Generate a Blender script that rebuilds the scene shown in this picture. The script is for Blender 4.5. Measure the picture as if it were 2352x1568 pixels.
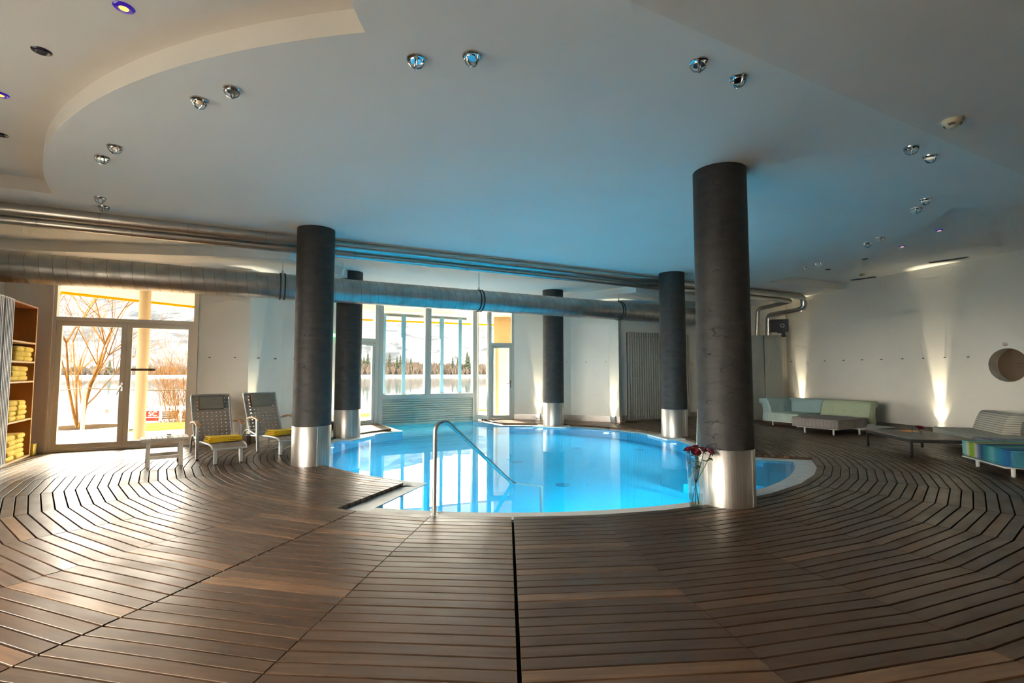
import bpy, bmesh, math, random
from mathutils import Vector, Matrix, noise
from mathutils.geometry import tessellate_polygon
R = math.radians
sc = bpy.context.scene
for o in list(bpy.data.objects):
    bpy.data.objects.remove(o)
COL = sc.collection
# ------------------------------------------------------------------ camera
cam_d = bpy.data.cameras.new('camera'); cam = bpy.data.objects.new('camera', cam_d); COL.objects.link(cam)
cam_d.sensor_width = 36.0; cam_d.lens = 36.0 * 1160 / 2352; cam_d.clip_start = 0.05; cam_d.clip_end = 5000
cam.location = (0, 0, 1.3); cam.rotation_euler = (math.pi / 2 + 0.0619, 0, 0)
sc.camera = cam
# ------------------------------------------------------------------ sky, exposure
W = bpy.data.worlds.new('sky'); sc.world = W; W.use_nodes = True
bg = W.node_tree.nodes['Background']; bg.inputs[0].default_value = (1.0, 0.925, 0.80, 1); bg.inputs[1].default_value = 24.0
vs = sc.view_settings
vs.view_transform = 'Standard'; vs.look = 'None'; vs.gamma = 1.0; vs.use_curve_mapping = False; vs.exposure = 0.78
sc.cycles.use_denoising = True
sc.cycles.max_bounces = 6; sc.cycles.diffuse_bounces = 4; sc.cycles.glossy_bounces = 3
sc.cycles.transparent_max_bounces = 12; sc.cycles.transmission_bounces = 4
sc.cycles.use_adaptive_sampling = True; sc.cycles.adaptive_threshold = 0.15; sc.cycles.adaptive_min_samples = 16; sc.cycles.use_light_tree = False
sc.cycles.sample_clamp_indirect = 6.0; sc.cycles.caustics_reflective = True; sc.cycles.caustics_refractive = True
sun_d = bpy.data.lights.new('sun', 'SUN'); sun = bpy.data.objects.new('sun', sun_d); COL.objects.link(sun)
sun_d.energy = 28.0; sun_d.angle = R(9); sun_d.color = (1.0, 0.86, 0.66)
sun.rotation_euler = Vector((-0.35, 0.80, 0.47)).to_track_quat('Z', 'Y').to_euler()

# ------------------------------------------------------------------ helpers
def link(o, parent=None):
    COL.objects.link(o)
    if parent is not None: o.parent = parent
    return o
def tag(o, label=None, cat=None, group=None, kind=None):
    if label: o['label'] = label
    if cat: o['category'] = cat
    if group: o['group'] = group
    if kind: o['kind'] = kind
    return o
def thing(name, label, cat, loc=(0, 0, 0), rz=0.0, group=None):
    o = bpy.data.objects.new(name, None); o.empty_display_size = 0.1
    o.location = loc; o.rotation_euler = (0, 0, rz)
    link(o); return tag(o, label, cat, group)
def struct(name, loc=(0, 0, 0), rz=0.0):
    o = bpy.data.objects.new(name, None); o.empty_display_size = 0.1
    o.location = loc; o.rotation_euler = (0, 0, rz); link(o); o['kind'] = 'structure'; return o
class MB:
    def __init__(s): s.v = []; s.f = []; s.uv = None
    def add(s, vs, fs):
        n = len(s.v); s.v += [tuple(p) for p in vs]; s.f += [tuple(i + n for i in f) for f in fs]; return s
    def box(s, x0, x1, y0, y1, z0, z1, M=None):
        vs = [Vector((x, y, z)) for z in (z0, z1) for y in (y0, y1) for x in (x0, x1)]
        if M is not None: vs = [M @ p for p in vs]
        return s.add(vs, [(0, 2, 3, 1), (4, 5, 7, 6), (0, 1, 5, 4), (2, 6, 7, 3), (0, 4, 6, 2), (1, 3, 7, 5)])
    def prism(s, poly, z0, z1):
        a = sum(poly[i][0] * poly[(i + 1) % len(poly)][1] - poly[(i + 1) % len(poly)][0] * poly[i][1] for i in range(len(poly)))
        if a < 0: poly = poly[::-1]
        n = len(poly)
        vs = [(p[0], p[1], z0) for p in poly] + [(p[0], p[1], z1) for p in poly]
        fs = [tuple(range(n - 1, -1, -1)), tuple(range(n, 2 * n))] + [(i, (i + 1) % n, n + (i + 1) % n, n + i) for i in range(n)]
        return s.add(vs, fs)
    def tube(s, pts, r, seg=8, cap=True):
        pts = [Vector(p) for p in pts]; m = len(pts)
        rr = r if isinstance(r, (list, tuple)) else [r] * m
        up = None; base = len(s.v)
        for i, p in enumerate(pts):
            t = (pts[min(i + 1, m - 1)] - pts[max(i - 1, 0)])
            if t.length < 1e-9: t = Vector((0, 0, 1))
            t.normalize()
            if up is None:
                up = Vector((0, 0, 1)) if abs(t.z) < 0.9 else Vector((1, 0, 0))
            a = (up - t * up.dot(t))
            if a.length < 1e-6: a = t.orthogonal()
            a.normalize(); b = t.cross(a); up = a
            for k in range(seg):
                an = 2 * math.pi * k / seg
                s.v.append(tuple(p + (a * math.cos(an) + b * math.sin(an)) * rr[i]))
        for i in range(m - 1):
            for k in range(seg):
                k2 = (k + 1) % seg
                s.f.append((base + i * seg + k, base + i * seg + k2, base + (i + 1) * seg + k2, base + (i + 1) * seg + k))
        if cap:
            s.f.append(tuple(base + k for k in range(seg - 1, -1, -1)))
            s.f.append(tuple(base + (m - 1) * seg + k for k in range(seg)))
        return s
    def lathe(s, prof, seg=32, c=(0, 0, 0), M=None):
        base = len(s.v); m = len(prof)
        for (r, z) in prof:
            for k in range(seg):
                an = 2 * math.pi * k / seg
                p = Vector((c[0] + r * math.cos(an), c[1] + r * math.sin(an), c[2] + z))
                s.v.append(tuple(M @ p if M is not None else p))
        for i in range(m - 1):
            for k in range(seg):
                k2 = (k + 1) % seg
                s.f.append((base + i * seg + k, base + i * seg + k2, base + (i + 1) * seg + k2, base + (i + 1) * seg + k))
        if prof[0][0] > 1e-4: s.f.append(tuple(base + k for k in range(seg - 1, -1, -1)))
        if prof[-1][0] > 1e-4: s.f.append(tuple(base + (m - 1) * seg + k for k in range(seg)))
        return s
    def xf(s, M):
        s.v = [tuple(M @ Vector(p)) for p in s.v]; return s
    def mesh(s, name, smooth=False):
        me = bpy.data.meshes.new(name); me.from_pydata(s.v, [], s.f); me.update()
        if smooth: me.shade_smooth()
        return me
    def build(s, name, mat, parent=None, smooth=False, bevel=0.0, auto=None):
        me = s.mesh(name, False)
        if bevel > 0:
            bm = bmesh.new(); bm.from_mesh(me)
            bmesh.ops.bevel(bm, geom=bm.edges[:], offset=bevel, segments=2, affect='EDGES', profile=0.6)
            bm.to_mesh(me); bm.free()
        if smooth:
            me.shade_smooth()
            try: me.set_sharp_from_angle(angle=R(auto or 40))
            except Exception: pass
        me.materials.append(mat)
        return link(bpy.data.objects.new(name, me), parent)
def filled(polys, z, flip=False):
    """flat face from outer polygon and holes"""
    mb = MB(); vs = [Vector((p[0], p[1], 0)) for pl in polys for p in pl]
    tris = tessellate_polygon([[Vector((p[0], p[1], 0)) for p in pl] for pl in polys])
    fs = []
    for t in tris:
        a, b, c = (vs[i] for i in t)
        up = (b - a).cross(c - a).z > 0
        if up == flip: t = (t[0], t[2], t[1])
        fs.append(tuple(t))
    return mb.add([(p.x, p.y, z) for p in vs], fs)
def soft_box(size, r, seg=3, sub=0, bulge=0.0):
    """cushion mesh, base at z = 0, centred on x, y"""
    bm = bmesh.new(); bmesh.ops.create_cube(bm, size=1.0)
    for v in bm.verts: v.co = Vector((v.co.x * size[0], v.co.y * size[1], (v.co.z + 0.5) * size[2]))
    if sub: bmesh.ops.subdivide_edges(bm, edges=bm.edges[:], cuts=sub, use_grid_fill=True)
    if bulge:
        for v in bm.verts:
            fx = 1 - (2 * v.co.x / size[0]) ** 2; fy = 1 - (2 * v.co.y / size[1]) ** 2
            if v.co.z > size[2] * 0.95: v.co.z += bulge * max(fx, 0) * max(fy, 0)
    ed = [e for e in bm.edges if len(e.link_faces) == 2 and e.calc_face_angle(0) > 0.8]
    bmesh.ops.bevel(bm, geom=ed, offset=r, segments=seg, affect='EDGES', profile=0.5)
    return bm
def from_bm(name, bm, mat, parent=None, smooth=True, M=None):
    if M is not None: bm.transform(M)
    me = bpy.data.meshes.new(name); bm.to_mesh(me); bm.free()
    if smooth: me.shade_smooth()
    me.materials.append(mat)
    return link(bpy.data.objects.new(name, me), parent)
def T(x, y, z, rz=0, rx=0, ry=0):
    return Matrix.Translation((x, y, z)) @ Matrix.Rotation(rz, 4, 'Z') @ Matrix.Rotation(ry, 4, 'Y') @ Matrix.Rotation(rx, 4, 'X')
def copy_tree(o, parent=None):
    c = o.copy(); COL.objects.link(c); c.parent = parent
    for ch in list(o.children): copy_tree(ch, c)
    return c

# ------------------------------------------------------------------ materials
def mat(name, col, rough=0.6, metal=0.0, spec=0.5, emit=None, es=0.0, coat=0.0):
    m = bpy.data.materials.new(name); m.use_nodes = True
    b = m.node_tree.nodes['Principled BSDF']
    b.inputs['Base Color'].default_value = (*col, 1); b.inputs['Roughness'].default_value = rough
    b.inputs['Metallic'].default_value = metal; b.inputs['Specular IOR Level'].default_value = spec
    if coat: b.inputs['Coat Weight'].default_value = coat
    if emit: b.inputs['Emission Color'].default_value = (*emit, 1); b.inputs['Emission Strength'].default_value = es
    return m
def nodes(m): return m.node_tree.nodes, m.node_tree.links, m.node_tree.nodes['Principled BSDF']
def varied(name, c1, c2, scale=6.0, rough=0.6, metal=0.0, bump=0.0, bscale=60.0, stretch=(1, 1, 1), detail=4, r2=None, spec=0.5, lo=0.3, hi=0.7, coords='Object', bdist=0.01):
    m = mat(name, c1, rough, metal, spec); N, L, b = nodes(m)
    tc = N.new('ShaderNodeTexCoord'); mp = N.new('ShaderNodeMapping'); mp.inputs['Scale'].default_value = stretch
    L.new(tc.outputs[coords], mp.inputs[0])
    nz = N.new('ShaderNodeTexNoise'); nz.inputs['Scale'].default_value = scale; nz.inputs['Detail'].default_value = detail
    L.new(mp.outputs[0], nz.inputs[0])
    cr = N.new('ShaderNodeValToRGB'); cr.color_ramp.elements[0].color = (*c1, 1); cr.color_ramp.elements[1].color = (*c2, 1)
    cr.color_ramp.elements[0].position = lo; cr.color_ramp.elements[1].position = hi
    L.new(nz.outputs[0], cr.inputs[0]); L.new(cr.outputs[0], b.inputs['Base Color'])
    if r2 is not None:
        mr = N.new('ShaderNodeMapRange'); mr.inputs[3].default_value = rough; mr.inputs[4].default_value = r2
        mr.inputs[1].default_value = lo; mr.inputs[2].default_value = hi
        L.new(nz.outputs[0], mr.inputs[0]); L.new(mr.outputs[0], b.inputs['Roughness'])
    if bump:
        n2 = N.new('ShaderNodeTexNoise'); n2.inputs['Scale'].default_value = bscale; n2.inputs['Detail'].default_value = 5
        L.new(mp.outputs[0], n2.inputs[0])
        bp = N.new('ShaderNodeBump'); bp.inputs['Strength'].default_value = bump; bp.inputs['Distance'].default_value = bdist
        L.new(n2.outputs[0], bp.inputs['Height']); L.new(bp.outputs[0], b.inputs['Normal'])
    return m
def stripes(name, cols, width, axis=0, rough=0.85, coords='Object', jitter=0.0):
    """soft bands of cloth colours along one axis; width = length of the whole sequence"""
    m = mat(name, cols[0][1], rough); N, L, b = nodes(m)
    tc = N.new('ShaderNodeTexCoord'); sp = N.new('ShaderNodeSeparateXYZ'); L.new(tc.outputs[coords], sp.inputs[0])
    src = sp.outputs[axis]
    if jitter:
        nz = N.new('ShaderNodeTexNoise'); nz.inputs['Scale'].default_value = 7
        L.new(tc.outputs[coords], nz.inputs[0])
        ma = N.new('ShaderNodeMath'); ma.operation = 'MULTIPLY_ADD'; ma.inputs[1].default_value = jitter
        L.new(nz.outputs[0], ma.inputs[0]); L.new(src, ma.inputs[2]); src = ma.outputs[0]
    d = N.new('ShaderNodeMath'); d.operation = 'DIVIDE'; d.inputs[1].default_value = width; L.new(src, d.inputs[0])
    f = N.new('ShaderNodeMath'); f.operation = 'FRACT'; L.new(d.outputs[0], f.inputs[0])
    cr = N.new('ShaderNodeValToRGB')
    els = cr.color_ramp.elements
    els[0].position, els[0].color = cols[0][0], (*cols[0][1], 1); els[1].position, els[1].color = cols[-1][0], (*cols[-1][1], 1)
    for p, c in cols[1:-1]:
        e = els.new(p); e.color = (*c, 1)
    L.new(f.outputs[0], cr.inputs[0]); L.new(cr.outputs[0], b.inputs['Base Color'])
    n2 = N.new('ShaderNodeTexNoise'); n2.inputs['Scale'].default_value = 90; L.new(tc.outputs[coords], n2.inputs[0])
    bp = N.new('ShaderNodeBump'); bp.inputs['Strength'].default_value = 0.3; bp.inputs['Distance'].default_value = 0.004
    L.new(n2.outputs[0], bp.inputs['Height']); L.new(bp.outputs[0], b.inputs['Normal'])
    return m
def clear(name, tint=(1, 1, 1), ior=1.45, rough=0.0, bump=0.0, bscale=3.0):
    """see-through sheet: tinted transmission straight through plus Fresnel reflection"""
    m = bpy.data.materials.new(name); m.use_nodes = True; N = m.node_tree.nodes; L = m.node_tree.links
    for n in list(N): N.remove(n)
    out = N.new('ShaderNodeOutputMaterial'); mx = N.new('ShaderNodeMixShader'); fr = N.new('ShaderNodeFresnel'); fr.inputs[0].default_value = ior
    tr = N.new('ShaderNodeBsdfTransparent'); tr.inputs[0].default_value = (*tint, 1)
    gl = N.new('ShaderNodeBsdfGlossy'); gl.inputs['Roughness'].default_value = rough
    geo = N.new('ShaderNodeNewGeometry'); mu = N.new('ShaderNodeMath'); mu.operation = 'MULTIPLY'
    inv = N.new('ShaderNodeMath'); inv.operation = 'SUBTRACT'; inv.inputs[0].default_value = 1.0
    L.new(geo.outputs['Backfacing'], inv.inputs[1]); L.new(fr.outputs[0], mu.inputs[0]); L.new(inv.outputs[0], mu.inputs[1])
    L.new(mu.outputs[0], mx.inputs[0]); L.new(tr.outputs[0], mx.inputs[1]); L.new(gl.outputs[0], mx.inputs[2]); L.new(mx.outputs[0], out.inputs[0])
    if bump:
        tc = N.new('ShaderNodeTexCoord'); nz = N.new('ShaderNodeTexNoise'); nz.inputs['Scale'].default_value = bscale; nz.inputs['Detail'].default_value = 2
        L.new(tc.outputs['Object'], nz.inputs[0]); bp = N.new('ShaderNodeBump'); bp.inputs['Strength'].default_value = bump; bp.inputs['Distance'].default_value = 0.02
        L.new(nz.outputs[0], bp.inputs['Height']); L.new(bp.outputs[0], gl.inputs['Normal'])
    return m
def wood_deck():
    m = mat('deck_wood', (0.15, 0.09, 0.055), 0.4, spec=0.45); N, L, b = nodes(m); b.inputs['Specular Tint'].default_value = (1.0, 0.84, 0.62, 1)
    uv = N.new('ShaderNodeUVMap'); uv.uv_map = 'UVMap'
    oi = N.new('ShaderNodeObjectInfo'); at = N.new('ShaderNodeAttribute'); at.attribute_name = 'rnd'
    ad = N.new('ShaderNodeMath'); ad.operation = 'ADD'; L.new(oi.outputs['Random'], ad.inputs[0]); L.new(at.outputs['Fac'], ad.inputs[1])
    fr = N.new('ShaderNodeMath'); fr.operation = 'FRACT'; L.new(ad.outputs[0], fr.inputs[0])
    cx = N.new('ShaderNodeCombineXYZ')
    k = N.new('ShaderNodeMath'); k.operation = 'MULTIPLY'; k.inputs[1].default_value = 57.0; L.new(fr.outputs[0], k.inputs[0]); L.new(k.outputs[0], cx.inputs[2])
    va = N.new('ShaderNodeVectorMath'); va.operation = 'ADD'; L.new(uv.outputs[0], va.inputs[0]); L.new(cx.outputs[0], va.inputs[1])
    mp = N.new('ShaderNodeMapping'); mp.inputs['Scale'].default_value = (2.2, 26, 1); L.new(va.outputs[0], mp.inputs[0])
    nz = N.new('ShaderNodeTexNoise'); nz.inputs['Scale'].default_value = 1.0; nz.inputs['Detail'].default_value = 7; nz.inputs['Roughness'].default_value = 0.62; L.new(mp.outputs[0], nz.inputs[0])
    mp2 = N.new('ShaderNodeMapping'); mp2.inputs['Scale'].default_value = (2.5, 6, 1); L.new(va.outputs[0], mp2.inputs[0])
    nz2 = N.new('ShaderNodeTexNoise'); nz2.inputs['Scale'].default_value = 1.0; nz2.inputs['Detail'].default_value = 4; L.new(mp2.outputs[0], nz2.inputs[0])
    c1 = N.new('ShaderNodeValToRGB')
    e = c1.color_ramp.elements; e[0].position = 0.0; e[0].color = (0.052, 0.0285, 0.0165, 1); e[1].position = 1.0; e[1].color = (0.082, 0.045, 0.024, 1)
    x = e.new(0.85); x.color = (0.064, 0.036, 0.021, 1); x = e.new(0.94); x.color = (0.135, 0.075, 0.039, 1)
    L.new(fr.outputs[0], c1.inputs[0])
    c2 = N.new('ShaderNodeValToRGB'); e = c2.color_ramp.elements; e[0].position = 0.3; e[0].color = (0.50, 0.47, 0.45, 1); e[1].position = 0.72; e[1].color = (1.35, 1.3, 1.25, 1)
    L.new(nz.outputs[0], c2.inputs[0])
    mu = N.new('ShaderNodeMix'); mu.data_type = 'RGBA'; mu.blend_type = 'MULTIPLY'; mu.inputs[0].default_value = 1.0
    L.new(c1.outputs[0], mu.inputs[6]); L.new(c2.outputs[0], mu.inputs[7]); L.new(mu.outputs[2], b.inputs['Base Color'])
    mr = N.new('ShaderNodeMapRange'); mr.inputs[1].default_value = 0.3; mr.inputs[2].default_value = 0.7; mr.inputs[3].default_value = 0.30; mr.inputs[4].default_value = 0.45
    L.new(nz2.outputs[0], mr.inputs[0]); L.new(mr.outputs[0], b.inputs['Roughness'])
    bp = N.new('ShaderNodeBump'); bp.inputs['Strength'].default_value = 0.25; bp.inputs['Distance'].default_value = 0.002
    L.new(nz.outputs[0], bp.inputs['Height']); L.new(bp.outputs[0], b.inputs['Normal'])
    return m
def slate():
    m = mat('slate_wrap', (0.05, 0.05, 0.05), 0.62, spec=0.35); N, L, b = nodes(m)
    tc = N.new('ShaderNodeTexCoord')
    mp = N.new('ShaderNodeMapping'); mp.inputs['Scale'].default_value = (3, 3, 5.5); L.new(tc.outputs['Object'], mp.inputs[0])
    nz = N.new('ShaderNodeTexNoise'); nz.inputs['Scale'].default_value = 2.2; nz.inputs['Detail'].default_value = 8; nz.inputs['Roughness'].default_value = 0.65; L.new(mp.outputs[0], nz.inputs[0])
    cr = N.new('ShaderNodeValToRGB'); e = cr.color_ramp.elements; e[0].position = 0.3; e[0].color = (0.014, 0.0125, 0.0115, 1); e[1].position = 0.75; e[1].color = (0.038, 0.033, 0.029, 1)
    L.new(nz.outputs[0], cr.inputs[0])
    mp2 = N.new('ShaderNodeMapping'); mp2.inputs['Scale'].default_value = (2, 2, 5.5); L.new(tc.outputs['Object'], mp2.inputs[0])
    n3 = N.new('ShaderNodeTexNoise'); n3.inputs['Scale'].default_value = 3; n3.inputs['Detail'].default_value = 3; L.new(mp2.outputs[0], n3.inputs[0])
    vm = N.new('ShaderNodeVectorMath'); vm.operation = 'SCALE'; vm.inputs['Scale'].default_value = 0.55; L.new(n3.outputs['Color'], vm.inputs[0])
    va = N.new('ShaderNodeVectorMath'); va.operation = 'ADD'; L.new(mp2.outputs[0], va.inputs[0]); L.new(vm.outputs[0], va.inputs[1])
    vo = N.new('ShaderNodeTexVoronoi'); vo.feature = 'DISTANCE_TO_EDGE'; vo.inputs['Scale'].default_value = 1.1; L.new(va.outputs[0], vo.inputs[0])
    mr = N.new('ShaderNodeMapRange'); mr.inputs[1].default_value = 0.0; mr.inputs[2].default_value = 0.02; L.new(vo.outputs[0], mr.inputs[0])
    gate = N.new('ShaderNodeMapRange'); gate.inputs[1].default_value = 0.52; gate.inputs[2].default_value = 0.6; L.new(n3.outputs[0], gate.inputs[0])
    mx0 = N.new('ShaderNodeMath'); mx0.operation = 'MAXIMUM'; inv = N.new('ShaderNodeMath'); inv.operation = 'SUBTRACT'; inv.inputs[0].default_value = 1; L.new(gate.outputs[0], inv.inputs[1])
    L.new(inv.outputs[0], mx0.inputs[0]); L.new(mr.outputs[0], mx0.inputs[1])
    mu = N.new('ShaderNodeMix'); mu.data_type = 'RGBA'; mu.blend_type = 'MULTIPLY'; mu.inputs[0].default_value = 0.5
    L.new(cr.outputs[0], mu.inputs[6]); L.new(mx0.outputs[0], mu.inputs[7]); L.new(mu.outputs[2], b.inputs['Base Color'])
    h = N.new('ShaderNodeMath'); h.operation = 'MULTIPLY_ADD'; h.inputs[1].default_value = 0.5; L.new(nz.outputs[0], h.inputs[0]); L.new(mx0.outputs[0], h.inputs[2])
    bp = N.new('ShaderNodeBump'); bp.inputs['Strength'].default_value = 0.5; bp.inputs['Distance'].default_value = 0.009
    L.new(h.outputs[0], bp.inputs['Height']); L.new(bp.outputs[0], b.inputs['Normal'])
    return m
M = {}
M['wall'] = varied('white_plaster', (0.735, 0.685, 0.60), (0.77, 0.72, 0.635), 1.5, 0.85, bump=0.12, bscale=140, bdist=0.004)
M['ceil'] = varied('ceiling_plaster', (0.80, 0.77, 0.71), (0.83, 0.80, 0.74), 1.2, 0.9, bump=0.1, bscale=160, bdist=0.004)
M['soffit'] = varied('cream_plaster', (0.76, 0.70, 0.62), (0.80, 0.74, 0.66), 1.5, 0.9, bump=0.1, bscale=160, bdist=0.004)
M['deck'] = wood_deck()
M['under'] = mat('dark_underfloor', (0.02, 0.015, 0.012), 0.9)
M['slate'] = slate()
M['steel'] = varied('brushed_steel', (0.62, 0.58, 0.53), (0.40, 0.36, 0.32), 7, 0.32, 1.0, stretch=(9, 9, 0.15), r2=0.48)
M['chrome'] = mat('chrome', (0.55, 0.55, 0.54), 0.14, 1.0)
M['pipe'] = varied('polished_pipe_steel', (0.60, 0.56, 0.51), (0.56, 0.52, 0.47), 1.0, 0.295, 1.0, r2=0.33)
M['duct'] = varied('galvanised_steel', (0.56, 0.53, 0.49), (0.40, 0.38, 0.35), 5, 0.32, 1.0, detail=7, r2=0.48)
M['rubber'] = mat('black_rubber', (0.015, 0.015, 0.016), 0.6)
M['black'] = mat('black_plastic', (0.02, 0.02, 0.022), 0.4)
M['frame'] = mat('glow_tinted_frame_paint', (0.80, 0.70, 0.57), 0.45)  # white paint, with the warm daylight glow tinted into its colour
M['alu'] = mat('pale_aluminium', (0.60, 0.57, 0.50), 0.42, 0.15)
M['skirt'] = varied('steel_skirting', (0.50, 0.46, 0.42), (0.36, 0.33, 0.30), 4, 0.28, 0.9, stretch=(1, 1, 3), r2=0.4)
M['pane'] = clear('window_glass', (0.97, 0.985, 0.98), 1.45)
M['glass'] = clear('drinking_glass', (0.93, 0.95, 0.94), 1.5)
def refracting_water(name, tint):
    m = bpy.data.materials.new(name); m.use_nodes = True; N = m.node_tree.nodes; L = m.node_tree.links
    for n in list(N): N.remove(n)
    out = N.new('ShaderNodeOutputMaterial'); g = N.new('ShaderNodeBsdfGlass'); g.inputs['Color'].default_value = (*tint, 1); g.inputs['IOR'].default_value = 1.33; g.inputs['Roughness'].default_value = 0.0
    tc = N.new('ShaderNodeTexCoord'); nz = N.new('ShaderNodeTexNoise'); nz.inputs['Scale'].default_value = 2.0; nz.inputs['Detail'].default_value = 2; L.new(tc.outputs['Object'], nz.inputs[0])
    bp = N.new('ShaderNodeBump'); bp.inputs['Strength'].default_value = 0.02; bp.inputs['Distance'].default_value = 0.02; L.new(nz.outputs[0], bp.inputs['Height']); L.new(bp.outputs[0], g.inputs['Normal'])
    L.new(g.outputs[0], out.inputs[0]); return m
M['water'] = refracting_water('pool_water', (0.90, 0.97, 1.0))
M['vwater'] = clear('vase_water', (0.88, 0.9, 0.86), 1.33)
M['pool'] = varied('blue_pool_liner', (0.004, 0.40, 0.60), (0.005, 0.44, 0.64), 2.0, 0.5)
M['coping'] = varied('pale_stone_coping', (0.60, 0.58, 0.54), (0.72, 0.70, 0.66), 8, 0.6, bump=0.1, bscale=90)
M['grate'] = mat('white_grate', (0.62, 0.58, 0.52), 0.6)
M['lamp_lit'] = mat('lit_lens', (1, 1, 1), 0.3, emit=(1.0, 0.93, 0.72), es=14)
M['lamp_off'] = mat('mirror_lens', (0.55, 0.6, 0.64), 0.08, 1.0)
M['purple'] = mat('violet_glass_ring', (0.03, 0.01, 0.16), 0.15, emit=(0.10, 0.02, 0.9), es=0.14)
M['amber'] = mat('amber_lens', (1, 0.6, 0.15), 0.3, emit=(1.0, 0.45, 0.05), es=1.6)
M['darkring'] = mat('dark_glass_ring', (0.02, 0.012, 0.03), 0.2)
M['plastic'] = mat('cream_plastic', (0.62, 0.54, 0.38), 0.5)
M['corr'] = varied('corrugated_metal', (0.50, 0.48, 0.42), (0.56, 0.54, 0.47), 2, 0.45, 0.35)
M['pine'] = varied('orange_pine', (0.34, 0.115, 0.018), (0.46, 0.17, 0.028), 5, 0.5, stretch=(1, 1, 0.12), detail=6)
M['pine_edge'] = varied('pale_pine', (0.72, 0.46, 0.18), (0.80, 0.55, 0.25), 9, 0.5, stretch=(1, 1, 1))
M['towel'] = varied('yellow_towel', (0.85, 0.62, 0.10), (0.95, 0.72, 0.16), 14, 0.95, bump=0.5, bscale=160)
M['towel2'] = varied('strong_yellow_towel', (0.70, 0.42, 0.010), (0.80, 0.50, 0.015), 10, 0.95, bump=0.5, bscale=220)
M['web'] = varied('taupe_webbing', (0.20, 0.16, 0.125), (0.25, 0.20, 0.16), 30, 0.8, bump=0.3, bscale=300)
M['chairmetal'] = mat('grey_painted_metal', (0.40, 0.40, 0.39), 0.35, 0.5)
M['armwood'] = varied('warm_armrest_wood', (0.34, 0.17, 0.07), (0.42, 0.22, 0.10), 20, 0.45)
M['pillow'] = varied('olive_grey_cloth', (0.13, 0.115, 0.085), (0.16, 0.14, 0.105), 40, 0.9, bump=0.3, bscale=200)
M['stool'] = varied('greyed_wood', (0.34, 0.285, 0.225), (0.42, 0.355, 0.285), 10, 0.6, stretch=(1, 1, 6))
M['blue'] = varied('pale_blue_upholstery', (0.27, 0.38, 0.38), (0.31, 0.42, 0.42), 25, 0.9, bump=0.3, bscale=180)
M['green'] = varied('sage_green_upholstery', (0.33, 0.38, 0.25), (0.37, 0.42, 0.28), 25, 0.9, bump=0.3, bscale=180)
M['mint'] = varied('mint_upholstery', (0.36, 0.44, 0.38), (0.40, 0.48, 0.42), 25, 0.9, bump=0.3, bscale=180)
M['greyseat'] = varied('warm_grey_upholstery', (0.20, 0.175, 0.16), (0.25, 0.22, 0.20), 30, 0.9, bump=0.3, bscale=180)
M['platform'] = mat('white_metal_plate', (0.62, 0.62, 0.58), 0.35)
M['tabletop'] = varied('brown_grey_tabletop', (0.20, 0.165, 0.13), (0.24, 0.20, 0.16), 3, 0.5)
M['tableframe'] = mat('anthracite_frame', (0.025, 0.025, 0.024), 0.45)
M['rose'] = varied('dark_red_petal', (0.11, 0.002, 0.006), (0.20, 0.004, 0.010), 30, 0.6)
M['leaf'] = varied('rose_leaf', (0.03, 0.075, 0.012), (0.055, 0.11, 0.02), 20, 0.5)
M['stem'] = mat('rose_stem', (0.07, 0.085, 0.03), 0.5)
M['exit'] = mat('exit_sign_green', (0.0, 0.35, 0.10), 0.4, emit=(0.0, 0.55, 0.12), es=1.0)
M['exitw'] = mat('exit_sign_white', (0.9, 0.95, 0.9), 0.4, emit=(0.85, 1, 0.88), es=1.2)
M['tape'] = mat('blue_curtain_tape', (0.34, 0.52, 0.58), 0.5)
_N, _L, _b = nodes(M['tape']); _t = _N.new('ShaderNodeBsdfTranslucent'); _t.inputs[0].default_value = (0.075, 0.135, 0.155, 1); _a = _N.new('ShaderNodeAddShader')
_o = [n for n in _N if n.type == 'OUTPUT_MATERIAL'][0]; _L.new(_b.outputs[0], _a.inputs[0]); _L.new(_t.outputs[0], _a.inputs[1]); _L.new(_a.outputs[0], _o.inputs[0])
M['shutter'] = varied('cream_shutter_slat', (0.56, 0.55, 0.45), (0.60, 0.59, 0.49), 4, 0.65)
M['orange'] = mat('orange_leaflet', (0.80, 0.30, 0.05), 0.6)
M['yellowbox'] = mat('yellow_marker', (0.85, 0.62, 0.10), 0.5)
# outdoors
M['terrace'] = varied('weathered_terrace_wood', (0.24, 0.18, 0.125), (0.32, 0.25, 0.18), 8, 0.8, stretch=(1, 12, 1))
M['lawn'] = varied('winter_lawn', (0.045, 0.041, 0.010), (0.07, 0.06, 0.018), 2, 0.95)
M['snow'] = mat('snow', (0.80, 0.81, 0.82), 0.9)
M['soil'] = mat('dark_soil', (0.018, 0.012, 0.007), 0.95)
M['bark'] = varied('warm_bark', (0.06, 0.028, 0.008), (0.11, 0.055, 0.016), 12, 0.9)
M['twig'] = varied('orange_twig', (0.075, 0.034, 0.009), (0.11, 0.052, 0.015), 8, 0.9)
M['conifer'] = varied('conifer_green', (0.009, 0.012, 0.008), (0.015, 0.018, 0.012), 0.6, 0.95)
M['bare'] = varied('bare_wood_belt', (0.024, 0.019, 0.015), (0.042, 0.033, 0.026), 0.25, 0.95)
M['canopy'] = mat('canopy_cream', (0.62, 0.52, 0.40), 0.8)
M['fascia'] = mat('yellow_fascia', (0.42, 0.19, 0.0), 0.5)
M['extcol'] = mat('cream_column_paint', (0.34, 0.26, 0.16), 0.7)
M['extwall'] = mat('outer_white_wall', (0.75, 0.73, 0.70), 0.8)
M['extcream'] = varied('outer_cream_wall', (0.42, 0.27, 0.11), (0.46, 0.30, 0.13), 20, 0.9)
M['red'] = mat('red_banner', (0.10, 0.008, 0.006), 0.7)
M['white'] = mat('white_paint', (0.8, 0.8, 0.8), 0.6)
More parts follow.
